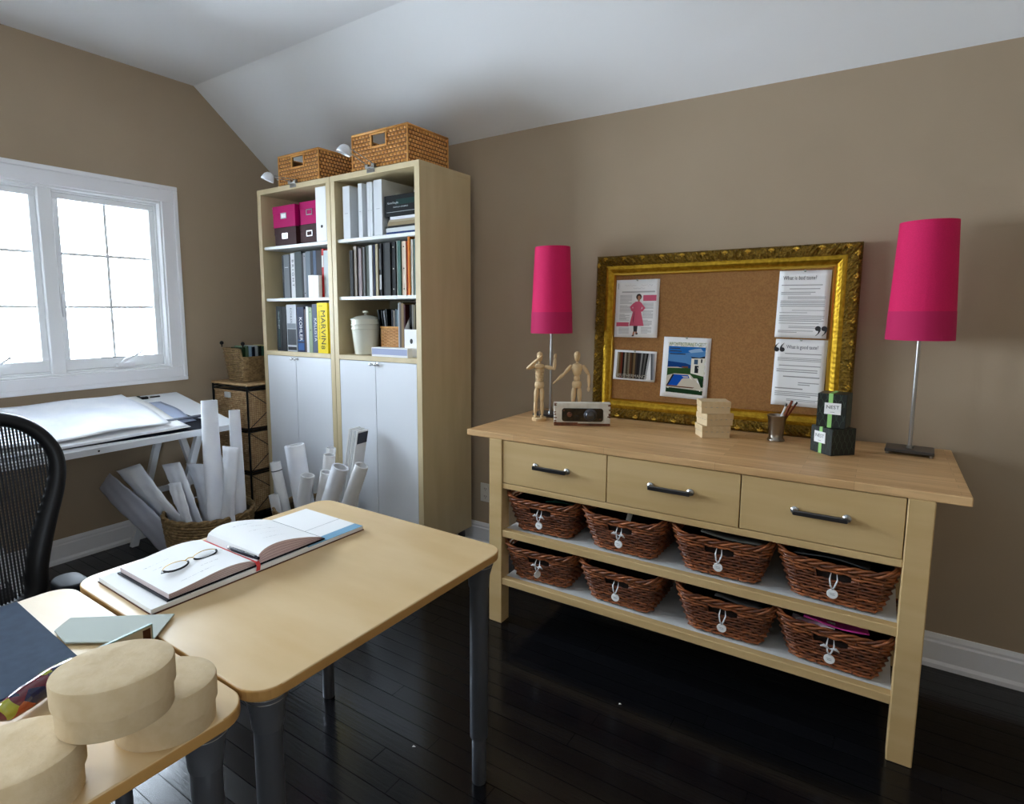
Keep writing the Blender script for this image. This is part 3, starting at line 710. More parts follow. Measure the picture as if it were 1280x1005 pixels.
# 3 architecture magazine cover
cc = [(52, 132, 192), (112, 158, 200), (30, 92, 150), (72, 110, 62), (232, 228, 216), (22, 112, 196), (140, 96, 72), (60, 62, 66), (214, 206, 192), (130, 160, 130), (46, 84, 52), (170, 196, 220), (96, 120, 140)]
p = Page('architecture magazine cover with blue pool pinned at centre of cork board', 'magazine cover', 'magazine_cover', 3.062, 1.171, .218, .290, math.radians(1.2), [colm(c_, .5) for c_ in cc]+['ink'])
a0, a1 = .12, .90
p.rect(.10, .92, .07, .925, 4, .5)
p.text('ARCHITECTURAL DIGEST', .51, .865, .0215, 9, 1, 'c', .68)
p.rect(a0, a1, .50, .85, 1); p.poly([(a0, .85), (a1, .85), (a1, .80), (.6, .76), (.3, .72), (a0, .74)], 0, 2); p.poly([(a0, .60), (.5, .58), (.62, .55), (.62, .50), (a0, .50)], 2, 2); p.poly([(.5, .80), (.8, .83), (.86, .78), (.6, .75)], 11, 2.5)
p.rect(a0, a1, .34, .50, 3, 1.5); p.poly([(a0, .5), (.42, .515), (.5, .50), (a0, .485)], 8, 2.5); p.poly([(.38, .52), (.56, .53), (.56, .50), (.38, .50)], 6, 2.6)
p.poly([(.62, .66), (a1, .68), (a1, .38), (.62, .42)], 4, 3); p.poly([(.60, .69), (.78, .68), (a1, .71), (a1, .675), (.64, .665)], 7, 3.5); p.rect(.68, .76, .57, .65, 12, 3.6); p.rect(.70, .78, .43, .55, 7, 3.6); p.rect(.82, .85, .60, .66, 7, 3.6)
p.poly([(a0, .36), (.28, .40), (.62, .40), (a1, .18), (a1, .12), (a0, .12)], 8, 3); p.poly([(.28, .385), (.58, .385), (.70, .20), (.16, .20)], 5, 4); p.poly([(.28, .385), (.24, .385), (.13, .20), (.16, .20)], 7, 4.1); p.poly([(.70, .20), (.74, .20), (.62, .385), (.58, .385)], 4, 4.1); p.rect(.44, .58, .345, .365, 8, 4.5)
p.poly([(.76, .36), (a1, .34), (a1, .20), (.86, .20)], 10, 4); p.poly([(a0, .20), (.80, .19), (.80, .172), (a0, .18)], 6, 4.2)
p.poly([(a0, .165), (a1, .145), (a1, .075), (a0, .085)], 10, 4)
for k in range(6): p.poly([(a0+.02+.125*k, .175-.003*k), (a0+.11+.125*k, .173-.003*k), (a0+.11+.125*k, .150-.003*k), (a0+.02+.125*k, .152-.003*k)], 4, 5)
for k, (ww) in enumerate((.42, .25, .45)): p.lines(.15, .15+ww, .825-.045*k, .805-.045*k, 1, 13, .7, RG, 4)
p.done()
# 4, 5 essay pages
def drop(p, u, v, s_, up_, mi=0):
    cx_, cz_ = u, v; f_ = p.w/p.h
    pts = [(cx_+s_*math.cos(a*PI/8), cz_+s_*f_*math.sin(a*PI/8)) for a in range(16)]; p.poly(pts, mi, 2)
    sg = 1 if up_ else -1
    tail = [(-1, 0), (-.95, .9), (-.5, 1.9), (.6, 3.0), (.7, 2.9), (-.1, 1.8), (-.25, .8)]
    p.poly([(cx_+s_*a*sg, cz_+s_*f_*b_*sg) for a, b_ in (tail if True else tail)], mi, 2.5)
p = Page('white text page headed What is bad taste, pinned upper right on cork board', 'text page', 'essay_page', 3.534, 1.468, .194, .286, math.radians(.8), ['ink', 'ink_grey', colm((90, 88, 96))])
p.text('What is bad taste?', .08, .865, .0235, 2, squeeze=.72)
for (v1_, v0_, u0_, u1_, n) in ((.80, .77, .06, .85, 1), (.745, .715, .22, .93, 1), (.69, .64, .06, .9, 2), (.62, .575, .2, .93, 2), (.56, .46, .06, .92, 4), (.42, .40, .3, .93, 1), (.385, .365, .06, .6, 1), (.34, .24, .06, .93, 4), (.225, .205, .06, .84, 1), (.18, .14, .26, .78, 2), (.115, .07, .06, .74, 2)): p.lines(u0_, u1_, v1_, v0_, n, 1, .4, RG)
drop(p, .83, .145, .055, False); drop(p, .95, .145, .055, False); p.done()
p = Page('white text page headed What is good taste, pinned below the bad taste page', 'text page', 'essay_page', 3.537, 1.174, .196, .288, math.radians(.8), ['ink', 'ink_grey', colm((90, 88, 108))])
p.text('What is good taste?', .22, .86, .0225, 2, squeeze=.66)
for (v1_, v0_, u0_, u1_, n) in ((.80, .77, .2, .9, 1), (.73, .67, .06, .9, 3), (.62, .59, .1, .9, 1), (.56, .50, .06, .85, 2), (.46, .42, .2, .9, 1), (.37, .31, .5, .9, 2), (.28, .24, .06, .6, 1), (.22, .14, .06, .9, 3), (.11, .07, .3, .9, 2)): p.lines(u0_, u1_, v1_, v0_, n, 1, .4, RG)
drop(p, .03, .84, .05, True); drop(p, .14, .84, .05, True); p.done()

# ---------------- three kraft boxes
def kraft(lab, x, y_, z, rz):
    t = thing('kraft_box', lab, 'box', (x, y_, z), rz, 'stacked kraft boxes on the sideboard')
    MB().box(-.058, .058, -.045, .045, 0, .030).build('box_body', 'kraft_side', t, bevel=.001)
    MB().box(-.060, .060, -.047, .047, .026, .0525).build('lid', 'kraft', t, bevel=.001)
    st = MB()
    for k in range(5):
        x_ = -.045+k*.0225; st.box(x_, x_+.009, -.0478, -.0470, .0265, .028)
    for k in range(4):
        y2 = -.035+k*.02; st.box(-.0608, -.060, y2, y2+.008, .0265, .028)
    st.build('stitching', 'ink_grey', t)
ka = math.atan2(.069, .101)
kraft('pale kraft box with lid, bottom of the stack of three on sideboard', 3.243, -.213, IH, ka-.05)
kraft('pale kraft box, middle of the stack of three and shifted right', 3.249, -.210, IH+.053, ka+.12)
kraft('pale kraft box with stitched lid, topmost of the stack of three', 3.243, -.214, IH+.106, ka-.16)

# ---------------- cup with pencils
t = thing('silver_cup', 'tarnished silver julep cup holding pencils on sideboard', 'cup', (3.483, -.155, IH))
MB().lathe([(.001, .004), (.030, .004), (.033, .0), (.034, .004), (.031, .010), (.0275, .014), (.0285, .03), (.0345, .100), (.0375, .104), (.0375, .108), (.0355, .109), (.033, .104), (.026, .016), (.001, .014)], 32).build('cup_body', 'silver_cup', t, smooth=True, angle=50)
def stick(name, lab, cat, p0, p1, r_, m, tip, n=8):
    b = MB(); b.cyl(p0, p1, r_, n=n); d = (Vector(p1)-Vector(p0)).normalized(); o = b.build(name, m); tag(o, lab, cat)
    q = MB(); q.cyl(p1, Vector(p1)+d*.012, r_*1.02, r_*.9, n=n); q.build('end_cap', tip, o); return o
stick('pencil', 'white pencil with black end leaning in silver cup', 'pencil', (3.470, -.160, IH+.018), (3.514, -.168, IH+.150), .0038, 'paper', 'ink')
stick('pencil', 'red-brown pencil with black end leaning in silver cup, in front', 'pencil', (3.474, -.150, IH+.018), (3.548, -.158, IH+.158), .0042, colm((138, 78, 52)), 'ink', 6)
stick('pencil', 'terracotta wide carpenter pencil leaning in silver cup', 'pencil', (3.480, -.140, IH+.018), (3.530, -.146, IH+.160), .0055, colm((160, 100, 76)), colm((150, 92, 70)), 6)

# ---------------- two black candle boxes
def nest(lab, x, y_, z, rz, sx, sy, h, face_x, ribbon_x):
    t = thing('candle_box', lab, 'box', (x, y_, z), rz, 'black ribboned boxes on the sideboard')
    MB().box(-sx, sx, -sy, sy, 0, h).build('box_body', 'black_card', t, bevel=.0015)
    d = MB(); n = int(h/.026)+1
    def scallop(fn, half):
        for r_ in range(n):
            for k in range(int(2*half/.022)+1):
                cx_ = -half+k*.022+(.011 if r_ % 2 else 0); cz_ = r_*.026+.006; pts = []
                for q in range(9):
                    a = PI*q/8; xx, zz = cx_+.010*math.cos(a), cz_+.024*math.sin(a)
                    if abs(xx) < half-.001 and .001 < zz < h-.001: pts.append(fn(xx, zz))
                if len(pts) > 2: d.tube(pts, .0005, 4)
    scallop(lambda a, z_: (a, -sy-.0002, z_), sx); scallop(lambda a, z_: (sx+.0002, a, z_), sy); scallop(lambda a, z_: (-sx-.0002, a, z_), sy)
    d.build('scallop_print', 'deco_green', t)
    r_ = MB(); r_.box(ribbon_x-.007, ribbon_x+.007, -sy-.0014, sy+.0014, -.0, h+.0014); r_.build('ribbon', 'lime_ribbon', t)
    l = MB(); l.box(face_x-.027, face_x+.027, -sy-.0032, -sy-.0014, h*.40, h*.40+.043)
    lo = l.build('paper_label', 'paper', t)
    x_ = MB(); x_.text('NEST', (face_x, -sy-.0036, h*.40+.021), (1, 0, 0), (0, 0, 1), .0185, 0, 'c'); x_.box(face_x-.007, face_x+.007, -sy-.0036, -sy-.0032, h*.40+.008, h*.40+.009); x_.build('lettering', 'ink', lo)
nest('black scallop-patterned candle box with lime ribbon, the lower one', 3.692, -.270, IH, math.radians(-44), .052, .052, .102, -.004, -.002)
nest('black scallop-patterned candle box with lime ribbon, stacked on top', 3.690, -.268, IH+.1035, math.radians(-8), .048, .048, .128, .004, -.004)

# ================================================================== bookcases
BZ, BT, BF, BB = .117, 2.222, -.463, -.0
def bookcase(lab, x0, x1, seam):
    t = thing('bookcase', lab, 'bookcase', (x0, BF, BZ), 0, 'pair of tall birch bookcases'); W_ = x1-x0; D_ = BB-BF; Z = BT-BZ; th = .035
    s = lambda z: z-BZ
    MB().box(0, th, 0, D_, 0, Z-.03).build('side_panel', 'birch_side', t, bevel=.001)
    MB().box(W_-th, W_, 0, D_, 0, Z-.03).build('side_panel', 'birch_side', t, bevel=.001)
    MB().box(0, W_, -.001, D_, Z-.03, Z).build('top_panel', 'birch_side', t, bevel=.001)
    MB().box(th, W_-th, D_-.012, D_, 0, Z-.03).build('back_panel', 'shelf_white', t)
    MB().box(th, W_-th, .0, D_-.012, s(1.163), s(1.190)).build('middle_panel', 'birch_side', t, bevel=.001)
    MB().box(th, W_-th, .0, D_-.012, 0, .03).build('bottom_panel', 'birch_side', t)
    for zz in (1.853, 1.522):
        MB().box(th+.001, W_-th-.001, .012, D_-.012, s(zz)-.010, s(zz)+.010).build('shelf', 'shelf_white', t, bevel=.003, seg=2)
    sm = seam-x0
    for (a, b, kx) in ((th+.002, sm-.0015, sm-.018), (sm+.0015, W_-th-.002, sm+.018)):
        d = MB().box(a, b, .001, .019, .032, s(1.160)).build('door', 'white_laminate', t, bevel=.001)
        k_ = MB(); kz = s(1.146); k_.lathe([(.009, 0), (.009, .002), (.004, .004), (.004, .016), (.008, .02), (.009, .024), (.006, .027)], 14, 0, (kx, .001, kz), (0, -1, 0))
        k_.tube([(kx-.012, -.022, kz), (kx+.012, -.022, kz)], [.004, .004], 8); k_.build('knob', 'steel', d, smooth=True, angle=50)
    fo = MB()
    for fx in (.04, W_-.04):
        for fy_ in (.05, D_-.05): fo.lathe([(.02, -BZ), (.022, -BZ+.01), (.022, 0)], 14, 0, (fx, fy_, 0))
    fo.build('foot', 'dark_steel', t)
    return t
bookcase('tall birch bookcase with white doors nearest the window, left of the pair', .450, 1.138, .775)
bookcase('tall birch bookcase with white doors and tan side, right of the pair', 1.142, 1.815, 1.472)

def book(x0, x1, z, h, col_, lab, cat='book', yf=BF+.02, dep=.24, kind='book', stripe=None, txt=None, grp=None, dots=None, pages=(214, 208, 196)):
    """cover boards + spine with recessed page block; spine faces the room"""
    nm = {'book': 'book', 'mag': 'magazine', 'binder': 'binder'}[kind]
    w_ = x1-x0; t = thing(nm, lab, cat, (x0, yf, z), 0, grp); b = MB(); th = min(.003, w_*.22)
    b.box(0, w_, 0, th, 0, h); b.box(0, th, th, dep, 0, h); b.box(w_-th, w_, th, dep, 0, h)
    b.build('cover', colm(col_, .45), t)
    MB().box(th, w_-th, th, dep-.004, .002, h-.004).build('pages', colm(pages, .8), t)
    if stripe:
        q = MB()
        for i, (u0_, u1_, z0_, z1_, c_) in enumerate(stripe): q.box(w_*u0_, w_*u1_, -.0006, .0, h*z0_, h*z1_, i)
        q.build('spine_print', [colm(s_[4], .5) for s_ in stripe], t)
    if txt:
        q = MB(); s_, u, zz, size, c_ = txt[:5]; q.text(s_, (w_*u, -.0012, h*zz), (0, 0, -1), (1, 0, 0), size, 0, squeeze=(txt[5] if len(txt) > 5 else 1)); q.build('lettering', colm(c_, .5), t)
    if dots:
        q = MB()
        for zz in dots[0]: q.lathe([(min(.004, w_*.25), 0), (min(.004, w_*.25), .0006)], 10, 0, (w_/2, 0, h*zz), (0, -1, 0))
        q.build('spine_dot', colm(dots[1]), t)
    return t
cname = lambda s: s
# --- left bookcase, top shelf (z 1.863)
ZA, ZB, ZC = 1.8635, 1.5325, 1.1905
def photo_box(lab, x0, x1, z, h, col_, yf, empty, grp):
    t = thing('photo_box', lab, 'box', ((x0+x1)/2, yf, z), 0, grp); w_ = (x1-x0)/2; m = colm(col_, .6)
    MB().box(-w_+.002, w_-.002, .002, .24, 0, h-.004).build('box_body', m, t, bevel=.001)
    MB().box(-w_, w_, 0, .242, h-.045, h).build('lid', m, t, bevel=.001)
    f = MB(); a, b_ = .028, .018; zc = h*.52; 
    f.box(-a, a, -.003, 0, zc-b_, zc-b_+.006); f.box(-a, a, -.003, 0, zc+b_-.006, zc+b_); f.box(-a, -a+.006, -.003, 0, zc-b_, zc+b_); f.box(a-.006, a, -.003, 0, zc-b_, zc+b_)
    f.build('label_holder', 'steel', t, bevel=.001)
    if not empty: MB().box(-a+.005, a-.005, -.0015, 0, zc-b_+.005, zc+b_-.005).build('label_card', 'paper', t)
MG, BR = (198, 24, 128), (92, 62, 62)
photo_box('dark brown photo box with white label, lower left on top shelf beside window', .585, .797, ZA, .112, BR, BF+.022, False, 'photo boxes on the top shelf')
photo_box('dark brown photo box with empty label holder, lower and beside white magazine file', .806, 1.0, ZA, .116, BR, BF+.04, True, 'photo boxes on the top shelf')
photo_box('magenta photo box stacked on the labelled brown box, upper left of four', .578, .798, ZA+.113, .132, MG, BF+.018, False, 'photo boxes on the top shelf')
photo_box('magenta photo box beside white magazine file, upper right of four', .812, 1.0, ZA+.117, .136, MG, BF+.04, True, 'photo boxes on the top shelf')
for i, (bx, lb) in enumerate(((.60, 'dark blue cylinder standing behind magenta photo boxes, left one'), (.68, 'dark blue cylinder standing behind magenta photo boxes, right one'))):
    o = MB().lathe([(.026, 0), (.028, .003), (.028, .275), (.024, .282), (.010, .284)], 20, 0, (bx, -.175, ZA)).build('storage_cylinder', colm((40, 62, 78), .35), smooth=True, angle=40); tag(o, lb, 'canister', 'dark cylinders behind the photo boxes')
t = thing('magazine_file', 'tall white magazine file with round hole beside magenta boxes', 'file box', (1.005, BF+.006, ZA))
MB().box(0, .090, 0, .25, 0, .314).build('file_body', 'paper', t, bevel=.001)
MB().lathe([(.009, 0), (.009, .0012)], 16, 0, (.05, 0, .085), (0, -1, 0)).build('finger_hole', 'ink', t)
# --- left bookcase, second shelf
L2 = 'on middle open shelf of left bookcase'
rowL2 = [(.618, .632, .272, (64, 66, 70), 'dark grey book', {}),
         (.634, .690, .276, (140, 144, 148), 'silver grey book', dict(stripe=[(.2, .8, .70, .715, (210, 212, 214))])),
         (.694, .702, .262, (70, 74, 70), 'dark green slim book', dict(kind='mag')),
         (.704, .742, .282, (222, 222, 222), 'white book lettered down its spine', dict(txt=('B R I G H T', .35, .86, .027, (60, 60, 64), 1.3))),
         (.744, .808, .288, (88, 98, 98), 'grey-green book', {}),
         (.810, .824, .270, (24, 24, 26), 'black slim book', {}),
         (.827, .848, .276, (160, 160, 164), 'pale grey book', dict(dots=((.93, .1), (50, 50, 50)))),
         (.850, .892, .284, (124, 134, 142), 'blue-grey book', {}),
         (.894, .918, .286, (52, 56, 64), 'charcoal book', {}),
         (.920, .946, .286, (98, 116, 140), 'steel blue book', {}),
         (.948, .996, .284, (52, 22, 26), 'dark red book behind white booklets', {}),
         (.998, 1.014, .292, (196, 52, 48), 'red book', dict(stripe=[(0, 1, .62, .86, (226, 220, 216))])),
         (1.016, 1.060, .280, (206, 210, 212), 'white-grey book', {}),
         (1.063, 1.088, .276, (128, 98, 70), 'brown book', {})]
for i, (a, b, h, c_, nm, kw) in enumerate(rowL2): book(a, b, ZB, h, c_, '%s, %s %s' % (nm, ORD[i], L2), grp='books on the middle shelf of the left bookcase', yf=BF+.045, **kw)
for i, (a, b) in enumerate(((.905, .953), (.955, .997))):
    o = MB().box(a, b, BF+.014, BF+.043, ZB, ZB+.135-.002*i).build('booklet', 'paper', bevel=.001); tag(o, ('left' if i == 0 else 'right')+' of two small white booklets standing before the books', 'booklet', 'small white booklets')
# --- left bookcase, third shelf
L3_ = 'on lowest open shelf of left bookcase'
rowL3 = [(.570, .625, .290, (22, 36, 38), 'black catalogue with teal stripe', dict(stripe=[(.35, .6, .08, .92, (22, 84, 84))], txt=('HunterDouglas', .42, .88, .018, (190, 200, 200)))),
         (.627, .668, .288, (18, 18, 20), 'plain black catalogue', {}),
         (.674, .770, .300, (206, 208, 212), 'white KOHLER catalogue with grey photo', dict(stripe=[(.06, .94, .14, .48, (88, 92, 98)), (.06, .94, .03, .10, (50, 54, 60)), (.06, .94, .49, .60, (150, 154, 160))], txt=('KOHLER', .40, .93, .026, (80, 84, 90)))),
         (.778, .842, .284, (30, 56, 96), 'navy blue KOHLER catalogue', dict(stripe=[(.05, .95, .04, .2, (52, 112, 168)), (.05, .95, .24, .27, (60, 120, 170))], txt=('KOHLER', .34, .78, .040, (236, 238, 240)))),
         (.846, .862, .270, (112, 94, 92), 'brown-grey slim catalogue', {}),
         (.864, .886, .286, (228, 228, 230), 'white slim catalogue', dict(kind='mag')),
         (.888, .920, .280, (168, 182, 158), 'pale green catalogue', dict(dots=((.9, .5), (80, 90, 80)))),
         (.924, .966, .300, (112, 120, 138), 'blue-grey CALLISTA catalogue', dict(txt=('KALLISTA', .42, .72, .034, (226, 228, 232)))),
         (.968, 1.060, .308, (242, 222, 40), 'yellow MARVIN catalogue', dict(txt=('MARVIN', .38, .86, .058, (66, 66, 40), 1.0)))]
for i, (a, b, h, c_, nm, kw) in enumerate(rowL3):
    t = book(a, b, ZC, h, c_, '%s, %s %s' % (nm.replace('KOHLER ', '').replace('MARVIN ', '').replace('CALLISTA ', ''), ORD[i], L3_), cat='catalogue', grp='catalogues on the lowest open shelf', yf=BF+.02, **kw)
q = MB(); q.text('WINDOWS AND DOORS', (.968+.092*.16, BF+.0185, ZC+.26), (0, 0, -1), (1, 0, 0), .0155, 0); q.text('8', (.968+.092*.35, BF+.0185, ZC+.048), (0, 0, -1), (1, 0, 0), .05, 0); q.text('MARVIN', (.968+.018, BF+.0185, ZC+.285), (1, 0, 0), (0, 0, 1), .009, 0)
oo = q.build('lettering', colm((90, 84, 40)), t); oo.matrix_parent_inverse = Matrix.Translation((-.968, -(BF+.02), -ZC))
# --- right bookcase, top shelf
R1 = 'on top shelf of right bookcase'
for i, (a, b, h, nm) in enumerate(((1.222, 1.277, .295, 'white ring binder'), (1.336, 1.366, .300, 'white ring binder standing apart'), (1.408, 1.430, .298, 'slim white binder'), (1.434, 1.448, .296, 'very slim white binder'), (1.468, 1.528, .300, 'wide white ring binder beside stacked boxes'))):
    book(a, b, ZA, h, (226, 228, 230), '%s, %s %s' % (nm, ORD[i], R1), cat='binder', kind='binder', yf=BF+.022+(0, .01, .008, .006, 0)[i], dep=.27, grp='white binders on the top shelf', stripe=[(.3, .7, .48, .487, (170, 172, 178))])
def flat(name, lab, cat, x0, x1, y0, y1, z0, z1, c_, rz=0, grp=None, rough=.5):
    o = MB().box(x0-(x0+x1)/2, x1-(x0+x1)/2, y0-(y0+y1)/2, y1-(y0+y1)/2, 0, z1-z0).build(name, colm(c_, rough), bevel=.001, loc=((x0+x1)/2, (y0+y1)/2, z0), rot=(0, 0, rz)); tag(o, lab, cat, grp); return o
zz = ZA
for i, (h, c_, nm, dx, rz) in enumerate(((.012, (52, 84, 140), 'blue-spined magazine', 0, .02), (.022, (214, 216, 216), 'white thick magazine', 0, -.02), (.010, (60, 56, 52), 'dark magazine', .012, .03), (.020, (170, 156, 128), 'tan magazine', .012, -.03), (.010, (190, 180, 160), 'beige magazine', .02, .01), (.016, (232, 232, 238), 'white catalogue', .03, .03))):
    flat('magazine', '%s in the flat pile, %s, below the black box' % (nm, ('bottom', 'second up', 'third up', 'fourth up', 'fifth up', 'topmost')[i]), 'magazine', 1.548+dx, 1.768, BF+.03, BF+.27, zz, zz+h, c_, rz*.6, 'magazines lying under the black box'); zz += h+.0006
t = thing('sample_box', 'black sample box with dark green stripe lying on pile of magazines', 'box', (1.655, BF+.03, zz+.001))
MB().box(-.118, .118, 0, .22, 0, .112).build('box_body', colm((26, 30, 32), .4), t, bevel=.002)
q = MB(); q.box(-.03, .118, -.0006, 0, .060, .088); q.build('stripe', colm((24, 74, 68), .4), t)
q = MB(); q.text('HunterDouglas', (-.095, -.0012, .066), (1, 0, 0), (.2, 0, 1), .0165, 0, squeeze=.8); q.text('PORTFOLIO OF FABRICS', (-.05, -.0012, .044), (1, 0, 0), (0, 0, 1), .0095, 0); q.box(-.10, .11, -.0008, 0, .022, .0235); q.build('lettering', colm((200, 204, 204)), t)
# --- right bookcase, second shelf
R2 = 'on middle open shelf of right bookcase'
cr2 = [(128, 155, (20, 20, 20), 'black', .265), (157, 180, (176, 168, 158), 'beige-grey', .288), (182, 203, (50, 42, 62), 'dark purple', .28), (205, 228, (172, 160, 160), 'pinkish grey', .272), (230, 250, (140, 140, 140), 'mid grey', .278), (252, 290, (112, 118, 110), 'grey-green', .282),
       (293, 318, (222, 222, 222), 'white', .284), (320, 334, (84, 90, 116), 'slate blue', .286), (335, 344, (200, 200, 204), 'pale striped', .285), (346, 364, (196, 186, 160), 'beige', .288), (366, 389, (44, 44, 46), 'black and white photo', .29), (391, 420, (16, 16, 18), 'deep black', .292), (422, 463, (74, 76, 74), 'charcoal', .29),
       (465, 498, (20, 20, 22), 'black dotted', .292), (501, 518, (214, 218, 214), 'off-white', .296), (520, 543, (92, 130, 120), 'teal green', .294), (546, 578, (226, 212, 196), 'cream dotted', .29), (580, 596, (196, 78, 52), 'red-orange', .29), (598, 612, (222, 150, 60), 'tall orange', .312), (614, 630, (232, 228, 220), 'warm white', .296), (632, 650, (168, 190, 186), 'pale teal', .298), (652, 686, (96, 112, 124), 'blue-grey patterned', .306)]
for i, (a, b, c_, nm, h) in enumerate(cr2):
    x0 = 1.171+((415+a/6.49)-421)*.00617; x1 = 1.171+((415+b/6.49)-421)*.00617; kw = {}
    if 'dotted' in nm: kw['dots'] = ((.9, .5, .12), (226, 222, 210) if 'black' in nm else (40, 36, 34))
    if 'photo' in nm: kw['stripe'] = [(.1, .9, .12, .4, (200, 200, 200)), (.2, .6, .5, .9, (150, 150, 150))]
    if 'patterned' in nm: kw['stripe'] = [(.5, .95, .3, .38, (30, 30, 34)), (.5, .95, .55, .62, (30, 30, 34)), (.4, .9, .8, .9, (30, 30, 34))]
    book(x0, x1-.0006, ZB, h, c_, '%s magazine, %s %s' % (nm, ORD[i], R2), cat='magazine', kind='mag', grp='magazines on the middle shelf of the right bookcase', yf=BF+.03+.006*((i*7) % 3), **kw)
# --- right bookcase, third shelf
t = thing('enamel_pot', 'cream enamel lidded double bucket on lowest open shelf of right bookcase', 'pot', (1.300, BF+.105, ZC))
MB().lathe([(.001, .002), (.066, .002), (.068, .006), (.084, .150), (.089, .153), (.089, .158), (.083, .158)], 36).build('bucket', 'enamel', t, smooth=True, angle=50)
MB().lathe([(.084, .158), (.086, .172), (.091, .174), (.091, .178), (.085, .180), (.087, .206), (.001, .206)], 36).build('inner_bucket', 'enamel', t, smooth=True, angle=50)
lid = MB().lathe([(.092, .206), (.092, .210), (.05, .228), (.001, .234)], 36).build('lid', 'enamel', t, smooth=True, angle=50)
MB().lathe([(.008, .232), (.010, .244), (.018, .248), (.018, .258), (.001, .261)], 20).build('knob', 'enamel', lid, smooth=True, angle=50)
# woven holder with magazines
def weave_box(t, hx, y0, y1, z0, z1, cell, m1, slots=None, diag=False, stag=False, name='weave', core=True, faces='FBLR', bot=True, flare=0):
    b = MB()
    def wall(P, Q):
        P, Q = Vector(P), Vector(Q); d = Q-P; Ln = d.length; d.normalize(); nr = Vector((d.y, -d.x, 0)); nu = max(2, int(Ln/cell)); nz = max(2, int((z1-z0)/(cell*.8)))
        for i in range(nu):
            for j in range(nz):
                if stag and j % 2 and i == nu-1: continue
                so_ = Ln*.5/nu if (stag and j % 2) else 0
                u0_, u1_ = Ln*i/nu+so_, Ln*(i+1)/nu+so_; a0, a1 = z0+(z1-z0)*j/nz, z0+(z1-z0)*(j+1)/nz
                if slots and slots(P+d*((u0_+u1_)/2), (a0+a1)/2): continue
                alt = ((i+j) % 2 == 0) if not diag else ((i+2*j) % 4 < 2)
                hgt = cell*(.28 if alt else .08); g = cell*.07
                if stag: hgt = cell*.30; g = cell*.10
                c0 = P+d*(u0_+u1_)/2; 
                ring = [P+d*(u0_+g)+Vector((0, 0, a0+g)), P+d*(u1_-g)+Vector((0, 0, a0+g)), P+d*(u1_-g)+Vector((0, 0, a1-g)), P+d*(u0_+g)+Vector((0, 0, a1-g))]
                s2 = cell*(.30 if stag else .22); top = [ring[0]+nr*hgt+d*s2+Vector((0, 0, s2*.8)), ring[1]+nr*hgt-d*s2+Vector((0, 0, s2*.8)), ring[2]+nr*hgt-d*s2-Vector((0, 0, s2*.8)), ring[3]+nr*hgt+d*s2-Vector((0, 0, s2*.8))]
                b.add(ring+top, [(4, 5, 6, 7), (0, 1, 5, 4), (1, 2, 6, 5), (2, 3, 7, 6), (3, 0, 4, 7)], 0)
    if 'F' in faces: wall((-hx, y0, 0), (hx, y0, 0))
    if 'R' in faces: wall((hx, y0, 0), (hx, y1, 0))
    if 'B' in faces: wall((hx, y1, 0), (-hx, y1, 0))
    if 'L' in faces: wall((-hx, y1, 0), (-hx, y0, 0))
    return b.build(name, [m1], t, kind='stuff')
t = thing('woven_holder', 'small brown woven holder filled with magazines on lowest open shelf', 'basket', (1.505, BF+.10, ZC))
b = MB(); hx_, th = .078, .004
b.box(-hx_, hx_, 0, th, 0, .165); b.box(-hx_, hx_, .20, .204, 0, .165); b.box(-hx_, -hx_+th, 0, .2, 0, .165); b.box(hx_-th, hx_, 0, .2, 0, .165); b.box(-hx_, hx_, 0, .2, 0, .004); b.build('shell', 'rattan_dark', t)
weave_box(t, hx_, 0, .204, .004, .158, .011, 'rattan', None, diag=True)
b = MB(); b.tube([(-hx_, 0, .163), (hx_, 0, .163), (hx_, .204, .163), (-hx_, .204, .163)], .006, 6, closed=True); b.build('rim', 'rattan', t)
for i, (dx, c_, ln_) in enumerate(((-.062, (22, 26, 32), -.32), (-.045, (40, 44, 52), -.25), (-.03, (170, 172, 176), -.22), (-.018, (20, 20, 22), -.18), (.004, (56, 60, 74), 0), (.018, (160, 152, 144), 0), (.032, (96, 104, 108), 0), (.044, (140, 156, 162), 0), (.058, (28, 92, 158), 0))):
    o = MB().box(-.005, .005, 0, .19, 0, .262-.004*(i % 3)).build('magazine', colm(c_), loc=(1.505+dx, BF+.108, ZC+.006), rot=(0, ln_*.55, 0)); tag(o, ['black', 'charcoal', 'silver', 'black narrow', 'slate', 'beige', 'grey', 'pale blue', 'bright blue'][i]+' magazine in small woven holder, '+ORD[i], 'magazine', 'magazines in the woven holder')
for i, (a, b_, c_, h) in enumerate(((1.590, 1.598, (190, 194, 198), .300), (1.599, 1.612, (120, 112, 104), .305), (1.613, 1.630, (160, 138, 104), .300), (1.631, 1.642, (96, 50, 50), .292))):
    book(a, b_, ZC, h, c_, ['silver', 'taupe', 'tan', 'maroon'][i]+' magazine between woven holder and white magazine file', cat='magazine', kind='mag', yf=BF+.07, grp='magazines beside the low magazine file')
t = thing('magazine_file', 'white cut-down magazine file with oval hole on lowest open shelf', 'file box', (1.652, BF+.05, ZC))
b = MB(); b.box(0, .100, 0, .003, 0, .155); b.add([(0, 0, 0), (0, .24, 0), (0, .24, .30), (0, .10, .30), (0, 0, .155)], [(0, 1, 2, 3, 4)]); b.add([(.1, 0, 0), (.1, .24, 0), (.1, .24, .30), (.1, .10, .30), (.1, 0, .155)], [(4, 3, 2, 1, 0)]); b.box(0, .1, .237, .24, 0, .3); b.box(0, .1, 0, .24, 0, .002)
b.build('file_body', 'paper', t)
MB().lathe([(.010, 0), (.010, .001)], 16, 0, (.05, 0, .09), (0, -1, 0), sy=1.4).build('finger_hole', 'ink', t)
